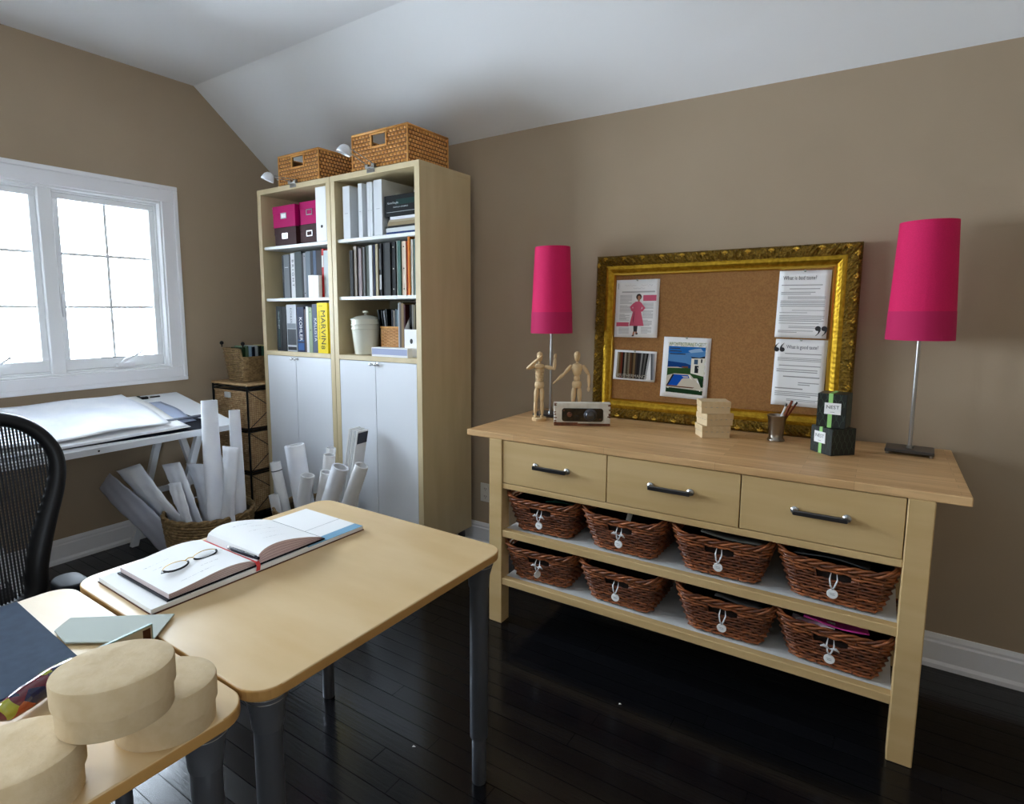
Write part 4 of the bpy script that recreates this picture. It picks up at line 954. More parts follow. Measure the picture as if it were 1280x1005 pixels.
for i, (dx, c_) in enumerate(((.010, (26, 28, 34)), (.026, (150, 146, 140)), (.038, (140, 132, 110)), (.056, (88, 86, 84)), (.074, (120, 118, 116)))):
    o = MB().box(-.006, .006, 0, .19, 0, .285+.004*(i % 2)).build('magazine', colm(c_), loc=(1.652+dx+.006, BF+.085, ZC+.003)); tag(o, ['black', 'pale grey', 'olive', 'dark grey', 'mid grey'][i]+' magazine inside the cut-down white magazine file', 'magazine', 'magazines in the cut-down file')
book(1.756, 1.778, ZC, .290, (228, 230, 232), 'white slim binder, last at the right of the lowest open shelf', cat='binder', kind='binder', yf=BF+.04, dep=.26)
t = thing('document_box', 'long low white box lying in front of the magazine file', 'box', (1.575, BF+.006, ZC))
MB().box(-.136, .136, 0, .05, 0, .052).build('box_body', 'paper', t, bevel=.001); MB().box(-.132, .132, -.0008, 0, .012, .046).build('printed_band', colm((188, 194, 216)), t)

# --- baskets on top of the bookcases
def top_basket(lab, x0, x1, z, h, y0, y1, rz):
    hx_ = (x1-x0)/2; t = thing('rattan_basket', lab, 'basket', ((x0+x1)/2, y0, z), rz, 'rattan baskets on the bookcases'); D = y1-y0; th = .006
    sw, sz0, sz1 = .050, h-.082, h-.024
    b = MB()
    b.box(-hx_, -sw, 0, th, 0, h-.008); b.box(sw, hx_, 0, th, 0, h-.008); b.box(-sw, sw, 0, th, 0, sz0); b.box(-sw, sw, 0, th, sz1, h-.008)
    b.box(-hx_, -sw, D-th, D, 0, h-.008); b.box(sw, hx_, D-th, D, 0, h-.008); b.box(-sw, sw, D-th, D, 0, sz0); b.box(-sw, sw, D-th, D, sz1, h-.008)
    b.box(-hx_, -hx_+th, 0, D, 0, h-.008); b.box(hx_-th, hx_, 0, D, 0, h-.008); b.box(-hx_, hx_, 0, D, 0, .006)
    b.build('shell', 'rattan_dark', t)
    weave_box(t, hx_, 0, D, .004, h-.010, .024, 'rattan', lambda p, z_: abs(p.x) < sw+.010 and sz0-.009 < z_ < sz1+.009 and (p.y < .01 or p.y > D-.01), stag=True)
    for sx_, yy_ in ((-1, 0), (1, 0), (-1, D), (1, D)): MB().cyl((sx_*hx_, yy_, .002), (sx_*hx_, yy_, h-.006), .0055, n=8).build('corner_post', 'rattan', t)
    b = MB(); r_ = .0065
    b.tube([(-hx_, 0, h-.005), (hx_, 0, h-.005), (hx_, D, h-.005), (-hx_, D, h-.005)], r_, 8, closed=True); b.build('rim', 'rattan', t, smooth=True)
    b = MB(); g_ = .011; b.box(-sw-g_, -sw, -.007, .009, sz0-g_, sz1+g_); b.box(sw, sw+g_, -.007, .009, sz0-g_, sz1+g_); b.box(-sw, sw, -.007, .009, sz0-g_, sz0); b.box(-sw, sw, -.007, .009, sz1, sz1+g_); b.build('handle_edge', 'rattan', t, bevel=.002)
top_basket('rattan basket with cut-out handle on top of left bookcase', .672, 1.040, BT, .182, BF+.01, BF+.36, 0)
top_basket('larger rattan basket with cut-out handle on top of right bookcase', 1.322, 1.728, BT, .200, BF+.012, BF+.36, 0)
# --- clip lamps
def clip_lamp(lab, x, hx_, hy, hz):
    t = thing('clip_lamp', lab, 'lamp', (x, BF, BT), 0, 'silver clip lamps on the bookcases')
    b = MB(); b.box(-.035, .035, -.014, .012, 0, .010); b.box(-.035, -.012, -.014, .004, .010, .022); b.box(.012, .035, -.014, .004, .010, .022); b.box(-.03, .03, -.005, -.001, -.022, 0); b.build('clip', 'steel', t, bevel=.002)
    b = MB(); H_ = Vector((hx_-x, hy-BF, hz-BT))
    b.cyl((-.022, -.004, .018), H_+Vector((-.012, .03, .004)), .0022, n=6); b.cyl((.026, -.004, .020), H_+Vector((.014, .03, .010)), .0022, n=6); b.build('arm', 'steel', t)
    d = Vector((-.35, -.25, -1.0))
    b = MB(); b.lathe([(.004, -.028), (.016, -.025), (.028, -.013), (.035, .006), (.037, .020), (.034, .020), (.032, .008), (.025, -.010), (.004, -.020)], 24, 0, H_, d); b.build('shade', 'white_laminate', t, smooth=True)
    b = MB(); b.sphere(H_+Vector((0, 0, .0)), .016); b.build('bulb', 'enamel', t, smooth=True)
clip_lamp('silver clip lamp on top edge of left bookcase beside window wall', .815, .880, -.690, 2.213)
clip_lamp('silver clip lamp on top edge of right bookcase between the two rattan baskets', 1.472, 1.510, -.690, 2.266)

# ================================================================== tower of woven drawers by the window wall
TX0, TX1, TY0, TY1 = .030, .438, -.600, -.215
tw = thing('drawer_tower', 'narrow tower of woven drawers in black metal frame beside left bookcase', 'drawer unit', (0, 0, 0))
MB().box(TX0, TX1, TY0, TY1, .957, .972).build('top_board', 'drawer_weave', tw, bevel=.002)
f = MB()
for x_ in (TX0+.008, TX1-.008):
    for y_ in (TY0+.008, TY1-.008): f.cyl((x_, y_, 0), (x_, y_, .957), .007, n=8)
for z_ in (.945, .665, .375, .085):
    for k in (0, .018):
        f.tube([(TX0+.008, TY0+.008, z_-k), (TX1-.008, TY0+.008, z_-k), (TX1-.008, TY1-.008, z_-k), (TX0+.008, TY1-.008, z_-k)], .004, 6, closed=True)
for z0, z1 in ((.665, .927), (.375, .647), (.085, .357)):
    for x_ in (TX0+.008, TX1-.008):
        f.cyl((x_, TY0+.008, z0), (x_, TY1-.008, z1), .0025, n=6); f.cyl((x_, TY0+.008, z1), (x_, TY1-.008, z0), .0025, n=6)
f.build('metal_frame', 'black_metal', tw)
for i, (z0, z1) in enumerate(((.672, .925), (.382, .645), (.092, .355))):
    d = MB(); d.box(TX0+.022, TX1-.020, TY0+.012, TY1-.02, z0, z1-.012)
    o = d.build('drawer', 'drawer_weave_dark', tw)
    e = bpy.data.objects.new('tmp', None)
    wb = MB()
    wo = weave_box(o, (TX1-TX0)/2-.021, 0, TY1-TY0-.032, z0+.002, z1-.014, .0165, 'drawer_weave', None, diag=True); wo.location = ((TX0+TX1)/2+.001, TY0+.012, 0)
    MB().tube([(TX0+.022, TY0+.010, z1-.010), (TX1-.020, TY0+.010, z1-.010), (TX1-.020, TY1-.02, z1-.010), (TX0+.022, TY1-.02, z1-.010)], .006, 6, closed=True).build('drawer_rim', 'drawer_weave', o)
    if i == 0: MB().box(.19, .25, TY0-.006, TY0+.006, z1-.055, z1-.018).build('label_card', 'paper_grey', o, bevel=.001)
    bpy.data.objects.remove(e)
# seagrass letter basket standing on the tower
t = thing('seagrass_basket', 'square seagrass basket of discs and booklets on top of drawer tower', 'basket', (.255, -.43, .9735)); 
def sq(hx_, hy_, z, r_=.02, n=48, amp=0, ph=0): return [(p.x, p.y, z) for p, nr in loop_pts(hx_, hy_, r_, 0, n, ph=ph, amp=amp)]
b = MB(); NR = 17
for k in range(NR):
    u = k/(NR-1); lowf = 0
    pts = []
    for (x_, y_, z_) in sq(.098+.028*u, .115+.02*u, .008+.215*u, n=56, amp=.0022, ph=k % 2):
        drop_ = .0 if x_ < .05 else .0
        pts.append((x_, y_, z_-(.055*u if x_ > .08 else 0)))
    b.tube(pts, .0072, 5, 0, closed=True)
b.build('weave', 'seagrass', t, kind='stuff', smooth=True)
b = MB(); q0 = sq(.092, .109, .002, n=24); q1 = sq(.118, .128, .155, n=24); b.add(q0+q1, [tuple(range(24))]+[(i, (i+1) % 24, 24+(i+1) % 24, 24+i) for i in range(24)]); b.build('inner_shell', 'seagrass_dark', t)
b = MB()
for (x_, y_) in ((-.122, -.135), (.118, -.135)):
    b.sphere((x_, y_-.004, .262), .0135, n=14); b.cyl((x_, y_-.004, .235), (x_, y_-.004, .255), .004)
b.build('finial', 'black_plastic', t, smooth=True)
for i, (c_, nm) in enumerate((((60, 84, 60), 'dark green'), ((120, 140, 120), 'pale green'), ((168, 190, 210), 'pale blue'), ((40, 50, 66), 'navy'), ((190, 196, 200), 'silver'), ((60, 66, 60), 'charcoal'), ((96, 130, 110), 'sage'), ((196, 190, 150), 'cream'), ((40, 44, 40), 'black'))):
    yy = -.105+i*.025; o = MB().box(-.06, .06, -.006, .006, 0, .19).build('disc_case', colm(c_, .3), loc=(.255+.012, -.43+yy, .9735+.045+.004*((i*5) % 3)), rot=(.0, 0, .15)); tag(o, '%s disc case standing in seagrass basket on drawer tower' % nm, 'disc case', 'cases in the tower basket')

# ================================================================== drafting desk at the window
DX0, DX1, DYR, DYL = .03, .705, -.85, -2.42
tilt = math.atan2(.922-.785, .675)
dk = thing('drafting_desk', 'long white drafting desk with tilted top on trestles under the window', 'desk', (DX0, 0, .922)); 
dk.rotation_euler = (0, tilt, 0)
DW = .692
MB().box(0, DW, DYL, DYR, -.036, 0).build('desktop', 'white_laminate', dk, bevel=.0025, seg=2)
MB().lathe([(.005, 0), (.005, .001)], 10, 0, (DW, -1.62, -.018), (1, 0, 0)).build('screw_cap', 'ink', dk)
for i, yc in enumerate((-.95, -2.15)):
    t = thing('trestle', ('white wooden trestle at the basket end of the drafting desk', 'white wooden trestle behind the mesh chair under the drafting desk')[i], 'trestle', (0, yc, 0), 0, 'white trestles under the drafting desk')
    def topz(x_): return .922-.036/math.cos(tilt)-(x_-DX0)*math.tan(tilt)-.002
    mxb = Matrix.Translation((.10, 0, topz(.10)))@Matrix.Rotation(tilt, 4, 'Y')
    MB().box(0, .54, -.018, .018, -.04, 0, mx=mxb).build('beam', 'white_laminate', t, bevel=.002)
    for x_ in (.105, .500):
        for sy in (-1, 1):
            l = MB(); zt = topz(x_)-.03; P = Vector((x_, sy*.018, zt)); Q = Vector((x_, sy*(.27 if sy < 0 else .25), 0)); w_ = .017
            l.hexa([(Q.x-w_, Q.y-w_*1.2, 0), (Q.x+w_, Q.y-w_*1.2, 0), (Q.x+w_, Q.y+w_*1.2, 0), (Q.x-w_, Q.y+w_*1.2, 0)], [(P.x-w_, P.y-w_*1.2, zt), (P.x+w_, P.y-w_*1.2, zt), (P.x+w_, P.y+w_*1.2, zt), (P.x-w_, P.y+w_*1.2, zt)])
            l.build('leg', 'white_laminate', t, bevel=.002)
        MB().box(x_-.012, x_+.012, -.165, .155, .30, .335).build('crossbar', 'white_laminate', t, bevel=.002)
    for sy in (-1, 1): MB().box(.105, .500, sy*.215-.010, sy*.215+.010, .13, .165).build('stretcher', 'white_laminate', t, bevel=.002)
dm = Matrix.Translation((DX0, 0, .922))@Matrix.Rotation(tilt, 4, 'Y')
def on_desk(name, lab, cat, b, m, h, smooth=False, solid=0, grp=None):
    o = b.build(name, m, None, smooth=smooth, solid=solid, bevel=0); o.matrix_world = dm@Matrix.Translation((0, 0, h)); tag(o, lab, cat, grp); return o
b = MB(); b.prism([(.10, -2.35), (.600, -2.35), (.672, -1.35), (.682, -.98), (.640, -.96), (.560, -.99), (.13, -1.12)], 0, .003); on_desk('drafting_mat', 'dark blue-black drafting mat along front edge of drafting desk', 'mat', b, colm((38, 46, 62), .35), .0005)
def curly(x0, x1, y0, y1, wob, seed, lift):
    g = MB(); r_ = random.Random(seed); a1, a2, a3 = [r_.random()*6 for _ in range(3)]
    g.grid(lambda u, v: (x0+(x1-x0)*u+.012*math.sin(v*9+a1)*(u-.3), y0+(y1-y0)*v+.010*math.sin(u*7+a2), lift+wob*(1.1+math.sin(u*6+a1)*math.sin(v*5+a2)+.5*math.sin(v*13+a3))*(1-.4*u)), 20, 30); return g
on_desk('drawing_sheet', 'pale blue-grey drawing sheet lying right of the white drawings', 'drawing', curly(.16, .56, -1.9, -1.03, .0006, 1, .004), colm((186, 194, 212), .6), .002, True, .0006)
on_desk('drawing_sheet', 'big curling white drawing sheet, lower of the window desk drawings', 'drawing', curly(.05, .655, -2.3, -1.13, .004, 2, .008), 'paper', .003, True, .0006)
on_desk('drawing_sheet', 'wavy white tracing sheet on top of the window desk drawings', 'drawing', curly(.03, .60, -2.25, -1.20, .010, 5, .024), 'tracing_paper', .004, True, .0005)
b = MB(); b.tube([(.655, -2.3, .014), (.650, -1.5, .014), (.64, -1.14, .016)], [.010, .009, .006], 8); on_desk('paper_roll', 'thin rolled white paper along front edge of drafting desk', 'paper roll', b, 'tracing_paper', .002, True)
b = MB(); b.box(.055, .075, -1.16, -1.07, 0, .012); b.box(.05, .09, -1.13, -1.115, .012, .018); on_desk('paper_clip', 'small black clamp at the back edge of drafting desk', 'clamp', b, 'black_metal', .0008)
b = MB(); b.box(.05, .062, -1.05, -.99, 0, .006); on_desk('pencil_stub', 'small dark pencil at the back edge of drafting desk', 'pencil', b, 'ink', .0008)
b = MB(); b.box(.515, .535, -1.40, -.985, 0, .010); on_desk('scale_ruler', 'grey scale ruler lying across the drawings on drafting desk', 'ruler', b, colm((120, 124, 134), .4), .012)

# ================================================================== round seagrass baskets with paper rolls
def round_basket(lab, cx_, cy_, R0_, R1_, h, sx=1, sy=1):
    t = thing('seagrass_basket', lab, 'basket', (cx_, cy_, 0), 0, 'seagrass baskets of paper rolls'); b = MB(); NR = int(h/.0165)
    for k in range(NR):
        u = k/(NR-1); R = R0_+(R1_-R0_)*u**.8; pts = []
        for j in range(72):
            a = 2*PI*j/72; rr = R+.0022*(1 if (j+k) % 2 else -1); pts.append((rr*math.cos(a)*sx, rr*math.sin(a)*sy, .010+(h-.02)*u))
        b.tube(pts, .0105, 5, 0, closed=True)
    b.build('weave', 'seagrass', t, kind='stuff', smooth=True)
    l = MB(); l.lathe([(.001, .005), (R0_-.01, .005), (R1_-.012, h-.02)], 40, sx=sx, sy=sy); l.f = [f for f in l.f if len(f) == 4]; l.m = [0]*len(l.f); l.build('inner_shell', 'seagrass_dark', t)
    r_ = MB()
    for s_ in range(2):
        r_.tube([((R1_+.004*math.cos(j*PI/4+s_*PI))*math.cos(2*PI*j/96)*sx, (R1_+.004*math.cos(j*PI/4+s_*PI))*math.sin(2*PI*j/96)*sy, h+.006*math.sin(j*PI/4+s_*PI)) for j in range(96)], .009, 6, closed=True)
    r_.build('rim', 'seagrass', t, smooth=True)
    return t
round_basket('large round seagrass basket of crumpled paper rolls beside drafting desk', .775, -1.105, .19, .235, .335)
round_basket('round seagrass basket of drawing rolls in front of the bookcases', 1.205, -.735, .165, .205, .335)
def roll(lab, p0, p1, r0_, r1_, m='tracing_paper', grp='paper rolls in the baskets', crumple=.0, n=18, name='paper_roll', band=None, hollow=True):
    p0, p1 = Vector(p0), Vector(p1); d = p1-p0; Ln = d.length; q = d.to_track_quat('Z', 'Y'); b = MB(); rg = random.Random(int(p0.x*1e4+p1.x*1e3)); K = 12; rows_ = []
    dents = [(rg.random()*6.28, rg.random(), rg.uniform(.4, 1)) for _ in range(6)]
    for k in range(K+1):
        t_ = k/K; rr = r0_+(r1_-r0_)*t_
        for j in range(n):
            a = 2*PI*j/n+t_*.3; f_ = 1.0
            for (da, dt, ds) in dents:
                dd = math.cos(a-da); f_ -= crumple*ds*max(0, dd)**4*math.exp(-((t_-dt)/.22)**2)
            b.v.append(tuple(p0+q@Vector((rr*f_*math.cos(a), rr*f_*math.sin(a), Ln*t_))))
    for k in range(K):
        for j in range(n): b.f.append((k*n+j, k*n+(j+1) % n, (k+1)*n+(j+1) % n, (k+1)*n+j)); b.m.append(0)
    # inner turn of the roll at the open end
    base = len(b.v)
    for z_, f_ in ((Ln, .80), (Ln-.05, .74)):
        for j in range(n):
            a = 2*PI*j/n+.3; b.v.append(tuple(p0+q@Vector((r1_*f_*math.cos(a), r1_*f_*math.sin(a), z_))))
    top0 = K*n
    for j in range(n):
        j2 = (j+1) % n; b.f.append((top0+j, top0+j2, base+j2, base+j)); b.m.append(0); b.f.append((base+j, base+j2, base+n+j2, base+n+j)); b.m.append(1)
    b.f.append(tuple(base+n+j for j in range(n))); b.m.append(1)
    o = b.build(name, [m, 'paper_grey'], smooth=True, angle=50); tag(o, lab, 'paper roll', grp)
    if band:
        q_ = MB(); c0 = p0+d*band[0]; q_.cyl(c0, c0+d.normalized()*.006, r1_*1.03, n=18); q_.build('band', 'dark_gasket', o)
    return o
# basket A: tall crumpled roll, its neighbours, fanned folds at the left
roll('tallest crumpled tracing paper roll rising from the large seagrass basket', (.885, -1.13, .06), (.805, -1.085, .960), .064, .044, crumple=.35)
roll('tall white paper roll standing just behind the tallest roll', (.945, -1.02, .06), (.890, -.99, .900), .040, .030, crumple=.25)
def fold(lab, base, tipL, tipR, th, m='tracing_paper', bw=None, wob=.01, grp='folded drawings in the large basket', seed=1):
    """a flat folded drawing: base point, two top corners"""
    B, TL, TR = Vector(base), Vector(tipL), Vector(tipR); wd = (TR-TL); wl_ = wd.length; wd.normalize(); bw = bw or wl_*.36; B0 = B-wd*bw; B1 = B+wd*bw; nrm = wd.cross((TL-B0).normalized()).normalized(); g = MB(); r_ = random.Random(seed); ph = r_.random()*6
    for s_ in (-1, 1):
        def fn(u, v, s_=s_):
            p_ = B0.lerp(B1, u).lerp(TL.lerp(TR, u), v); return tuple(p_+nrm*(s_*th*.5*(math.sin(PI*u)**.5)+wob*math.sin(v*6+u*3+ph)+.0035*math.sin(u*11+v*17+ph*3)*math.sin(v*23-u*5+ph))+wd*(.006*math.sin(v*9+ph)*(1-u*.5)))
        g.grid(fn, 14, 24, 0)
    o = g.build('folded_drawing', m, smooth=True, solid=.001); tag(o, lab, 'drawing', grp); return o
fold('broad folded tracing sheet leaning right of the tallest roll', (.965, -1.13, .10), (.985, -1.12, .735), (1.075, -1.10, .725), .028, seed=3, bw=.055)
fold('white folded sheet leaning far left over the basket rim', (.76, -1.21, .13), (.29, -1.36, .545), (.48, -1.33, .605), .018, seed=4, wob=.010, bw=.135)
fold('grey folded sheet lowest at the left edge of large basket', (.70, -1.27, .14), (.20, -1.43, .44), (.33, -1.42, .55), .014, colm((196, 198, 208), .6), seed=5, bw=.12, wob=.006)
fold('crumpled white sheet hanging over left rim of large basket', (.66, -1.17, .15), (.30, -1.31, .37), (.38, -1.30, .47), .016, seed=6, wob=.012, bw=.07)
fold('white folded plan leaning left in middle of large basket', (.80, -1.16, .12), (.49, -1.20, .575), (.63, -1.18, .605), .016, seed=7, bw=.09, wob=.006)
fold('second white folded plan behind the middle one in large basket', (.78, -1.06, .12), (.56, -1.10, .57), (.70, -1.08, .58), .014, seed=8, bw=.08, wob=.005)
fold('short white folded plan before the tallest roll in large basket', (.83, -1.22, .10), (.64, -1.25, .50), (.73, -1.24, .52), .014, seed=9, bw=.06, wob=.005)
# basket B: drawing rolls
roll('white drawing roll with dark band at left of bookcase basket', (1.065, -.76, .05), (.975, -.80, .575), .031, .031, 'paper', band=(.9,))
roll('short printed drawing roll before the banded roll', (1.11, -.85, .05), (1.045, -.87, .41), .028, .028, 'paper_grey')
roll('wide loose drawing roll, tallest at left of bookcase basket', (1.155, -.70, .05), (1.070, -.73, .675), .062, .058, 'tracing_paper', crumple=.1)
roll('grey-white drawing roll leaning right at front of bookcase basket', (1.19, -.85, .05), (1.30, -.83, .555), .038, .038, 'paper_grey')
roll('yellowed white drawing roll in middle of bookcase basket', (1.245, -.78, .05), (1.385, -.775, .575), .032, .030, 'paper')
roll('slim white drawing roll standing behind the middle roll', (1.24, -.69, .05), (1.31, -.68, .64), .034, .034, 'paper')
roll('square-ended white drawing roll at back left of bookcase basket', (1.17, -.61, .05), (1.235, -.60, .655), .028, .028, 'paper', n=6)
roll('thick white drawing roll leaning right in bookcase basket', (1.295, -.83, .05), (1.485, -.76, .615), .046, .046, 'tracing_paper')
roll('rearmost white drawing roll leaning right against the white door', (1.335, -.72, .05), (1.545, -.66, .61), .040, .038, 'paper')
t = thing('brochure_bundle', 'tall bundle of folded brochures standing upright in bookcase basket', 'brochures', (1.285, -.60, .06), .15)
for k in range(5): MB().box(-.016+k*.0135, -.005+k*.0135, -.05, .05, 0, .735-.004*(k % 2)).build('brochure', 'paper' if k % 2 == 0 else 'paper_grey', t, bevel=.001)
t.rotation_euler = (-.03, .17, .15)
b = MB(); b.box(.051, .0525, -.045, .045, .66, .725); b.build('printed_band', colm((96, 98, 106)), t)

# ================================================================== mesh task chair
ch = thing('task_chair', 'black mesh-back task chair between drafting desk and birch tables', 'chair', (1.5, -2.36, 0))
outl = [(0, 1.112), (.08, 1.108), (.15, 1.094), (.21, 1.066), (.255, 1.020), (.281, .965), (.284, .905), (.268, .835), (.238, .755), (.208, .67), (.186, .59), (.172, .51), (.12, .47), (0, .46)]
full = [(a, z) for a, z in outl]+[(-a, z) for a, z in reversed(outl[1:-1])]
def bx_(y_, z_): return -.06*((z_-.7)/.4)+.18*y_*y_*1.2   # gentle wrap and recline
def dens(pts, k=4):
    o = []; N = len(pts)
    for i in range(N):
        p0, p1, p2, p3 = [Vector((*pts[(i+j) % N], 0)) for j in (-1, 0, 1, 2)]
        for s_ in range(k):
            t_ = s_/k; o.append(.5*((2*p1)+(p2-p0)*t_+(2*p0-5*p1+4*p2-p3)*t_*t_+(3*p1-p0-3*p2+p3)*t_**3))
    return o
dn = dens(full)
b = MB(); b.tube([(bx_(p.x, p.y), p.x, p.y) for p in dn], [.031+.013*max(0, min(1, (1.00-p.y)/.35)) for p in dn], 10, closed=True, flat=.75, upv=(1, 0, 0)); b.build('back_frame', 'black_plastic', ch, smooth=True)
def halfw(z_):
    for (a, za), (b_, zb) in zip(outl, outl[1:]):
        if zb <= z_ <= za: return a+(b_-a)*(za-z_)/(za-zb+1e-9)
    return 0
b = MB()
for k in range(-28, 29):
    y_ = k*.0098; zs = [z_ for z_ in [0.47+i*.016 for i in range(41)] if halfw(z_) > abs(y_)+.005]
    if len(zs) > 2: b.tube([(bx_(y_, z_), y_, z_) for z_ in (zs[0], *zs[::4], zs[-1])], .0033, 4, flat=1.0)
for i in range(60):
    z_ = .48+i*.0105; hw = halfw(z_)
    if hw > .03: b.tube([(bx_(y_, z_), y_, z_) for y_ in [hw*(j/5-1) for j in range(11)]], .0011, 4)
b.build('mesh_back', 'chair_mesh', ch, kind='stuff')
b = MB(); b.prism(rounded_rect(.02, .47, -.24, .24, .09), .43, .47); b.build('seat', 'chair_mesh', ch, bevel=.015, seg=3)
for sy in (-1, 1):
    a_ = MB(); a_.tube([(.02, sy*.22, .45), (.05, sy*.24, .46), (.20, sy*.22, .50), (.34, sy*.165, .605)], .017, 8); ao = a_.build('arm_post', 'black_plastic', ch, smooth=True)
    p_ = MB(); p_.prism(rounded_rect(.285, .415, sy*.165-.042, sy*.165+.042, .041, 8), .605, .64); p_.build('arm_pad', colm((34, 38, 46), .12), ch, bevel=.012, seg=3, smooth=True)
b = MB(); b.cyl((.22, 0, .12), (.22, 0, .43), .028, n=16); b.cyl((.22, 0, .25), (.22, 0, .42), .045, n=16); b.tube([(.22, 0, .40), (.05, 0, .42), (-.04, 0, .50), (-.05, 0, .60)], .03, 8); b.build('column', 'black_plastic', ch, smooth=True)
for k in range(5):
    a = k*2*PI/5+.3; e_ = Vector((.22+.30*math.cos(a), .30*math.sin(a), .075)); s_ = MB(); s_.tube([(.22, 0, .12), ((.22+e_.x)/2, e_.y/2, .115), e_], [.03, .024, .016], 8); so = s_.build('base_spoke', 'black_plastic', ch, smooth=True)
    c_ = MB(); tn = Vector((-math.sin(a), math.cos(a), 0)); c_.cyl(e_+tn*.006+Vector((0, 0, -.047)), e_+tn*.024+Vector((0, 0, -.047)), .028, n=16); c_.cyl(e_-tn*.024+Vector((0, 0, -.047)), e_-tn*.006+Vector((0, 0, -.047)), .028, n=16); c_.cyl(e_+Vector((0, 0, -.047)), e_, .008); c_.build('caster', 'black_plastic', so)

# ================================================================== birch tables
TZ = .746
def table(lab, x, y_, rz, wx, wy, lx_, ly_, bandcol='desk_edge'):
    """x,y: far right corner; extends to -x and -y"""
    t = thing('birch_table', lab, 'table', (x, y_, 0), rz, 'birch tables pushed together')
    b = MB(); pl_ = rounded_rect(-wx, 0, -wy, 0, .058, 8); b.prism(pl_, TZ-.024, TZ, 0, 1); b.build('tabletop', ['desk_birch', bandcol], t, bevel=.0035, seg=3)
    for (a, c_) in ((-lx_, -ly_), (-lx_, -wy+ly_), (-wx+lx_, -ly_), (-wx+lx_, -wy+ly_)):
        l = MB(); l.lathe([(.021, 0), (.022, .004), (.022, .145), (.0205, .150), (.027, .152), (.0275, .156), (.0275, .640)], 24, 0, (a, c_, 0)); lo = l.build('leg', 'table_leg_grey', t, smooth=True, angle=35)
        MB().lathe([(.030, .635), (.031, .640), (.033, .672), (.041, .700), (.042, .704), (.042, TZ-.024)], 28, 0, (a, c_, 0)).build('leg_collar', 'collar_grey', lo, smooth=True, angle=30)
        r_ = MB()
        for zz in (.7035, .712): r_.lathe([(.0424, zz-.0008), (.0431, zz), (.0424, zz+.0008)], 28, 0, (a, c_, 0))
        r_.build('collar_ring', 'steel', lo, smooth=True)
    b = MB(); b.box(-wx+.09, -.09, -.10, -.06, TZ-.05, TZ-.024); b.box(-wx+.09, -.09, -wy+.06, -wy+.10, TZ-.05, TZ-.024); b.build('under_frame', 'table_leg_grey', t)
    return t
table('birch table holding the open journal, farther of the two pushed-together tables', 2.950, -1.454, math.radians(-.88), .806, .848, .056, .060)
table('birch table holding the round boxes, nearer of the two pushed-together tables', 2.938, -2.308, math.radians(-.5), .795, .90, .060, .062)

# ---------------- planner and journal
pr = math.radians(-1.5)
t = thing('desk_planner', 'large open white planner with blue strip lying under the journal', 'planner', (2.345, -1.922, TZ), pr)
b = MB(); b.box(-.145, .145, -.335, .335, 0, .0025, 1); b.box(-.142, .142, -.333, .333, .0025, .0135, 0)
b.build('page_block', ['paper', colm((120, 84, 66))], t)
q = MB(); q.box(.105, .1421, .118, .333, .0132, .0139, 0)
q.build('printed_strip', [colm((150, 186, 208)), 'ink_grey', 'paper'], t)
for bx4 in ((-.142, .142, .148, .150), (-.142, .142, -.238, -.2368), (.030, .0312, .152, .333)): MB().box(*bx4, .0133, .0138).build('ruled_line', 'ink_grey', t)
t = thing('open_journal', 'open hardback journal with pink ribbon lying on the planner', 'journal', (2.350, -1.972, TZ+.0142), math.radians(-1.0))
MB().box(-.130, .130, -.245, .235, 0, .004).build('cover', colm((30, 30, 44), .4), t, bevel=.001)
def page_stack(prof_, m):
    g = MB(); n = len(prof_)
    for x_ in (-.126, .126):
        g.v += [(x_, y_, .004+z_) for y_, z_ in prof_]+[(x_, prof_[-1][0], .004), (x_, prof_[0][0], .004)]
    k_ = n+2
    for i in range(n-1): g.f.append((i, k_+i, k_+i+1, i+1)); g.m.append(0)
    g.f.append((0, k_-1, 2*k_-1, k_)); g.m.append(1); g.f.append(tuple(range(k_))); g.m.append(1); g.f.append(tuple(reversed(range(k_, 2*k_)))); g.m.append(1)
    return g.build('page_stack', ['paper', m], t)
left = [(-.238+.236*i/20, .0125+.012*math.sin(PI*min(1, i/20)**1.6)*1.0 if i < 20 else .004) for i in range(21)]
right = [(.0+.225*i/24, (.004 if i == 0 else .036*math.sin(PI*min(1, (i/24)**.55))**.8+.0045)) for i in range(25)]
page_stack(left, colm((222, 210, 210))); page_stack(right, colm((224, 206, 206)))
le = MB()
def strips(prof_, side):
    for q_ in range(1, 5):
        f_ = q_/5
        le.tube([(.1265, y_, .004+z_*f_) for y_, z_ in prof_[::2]], .0005, 4)
strips(left, 0); strips(right, 1); le.build('page_edges', colm((176, 146, 148)), t)
# handwriting
hw_ = MB(); rg = random.Random(8)
def zl(y_):
    P = left if y_ < 0 else right
    for (a, za), (b_, zb) in zip(P, P[1:]):
        if a <= y_ <= b_: return za+(zb-za)*(y_-a)/(b_-a+1e-9)
    return P[-1][1]
for (x_, y0_, n_) in ((-.06, -.21, 5), (-.03, -.20, 4), (.0, -.06, 3), (.06, -.12, 4), (.09, -.19, 6), (-.08, .06, 5), (-.05, .09, 6), (-.01, .07, 7), (.03, .08, 5), (.07, .06, 6)):
    y_ = y0_
    for k in range(n_):
        ln_ = .006+rg.random()*.012; hw_.add([(x_, y_, .0047+zl(y_)), (x_+.0008, y_, .0047+zl(y_)), (x_+.0008+rg.uniform(-.002, .002), y_+ln_, .0047+zl(y_+ln_)), (x_, y_+ln_, .0047+zl(y_+ln_))], [(0, 1, 2, 3)]); y_ += ln_+.003
hw_.build('handwriting', 'ink_grey', t)
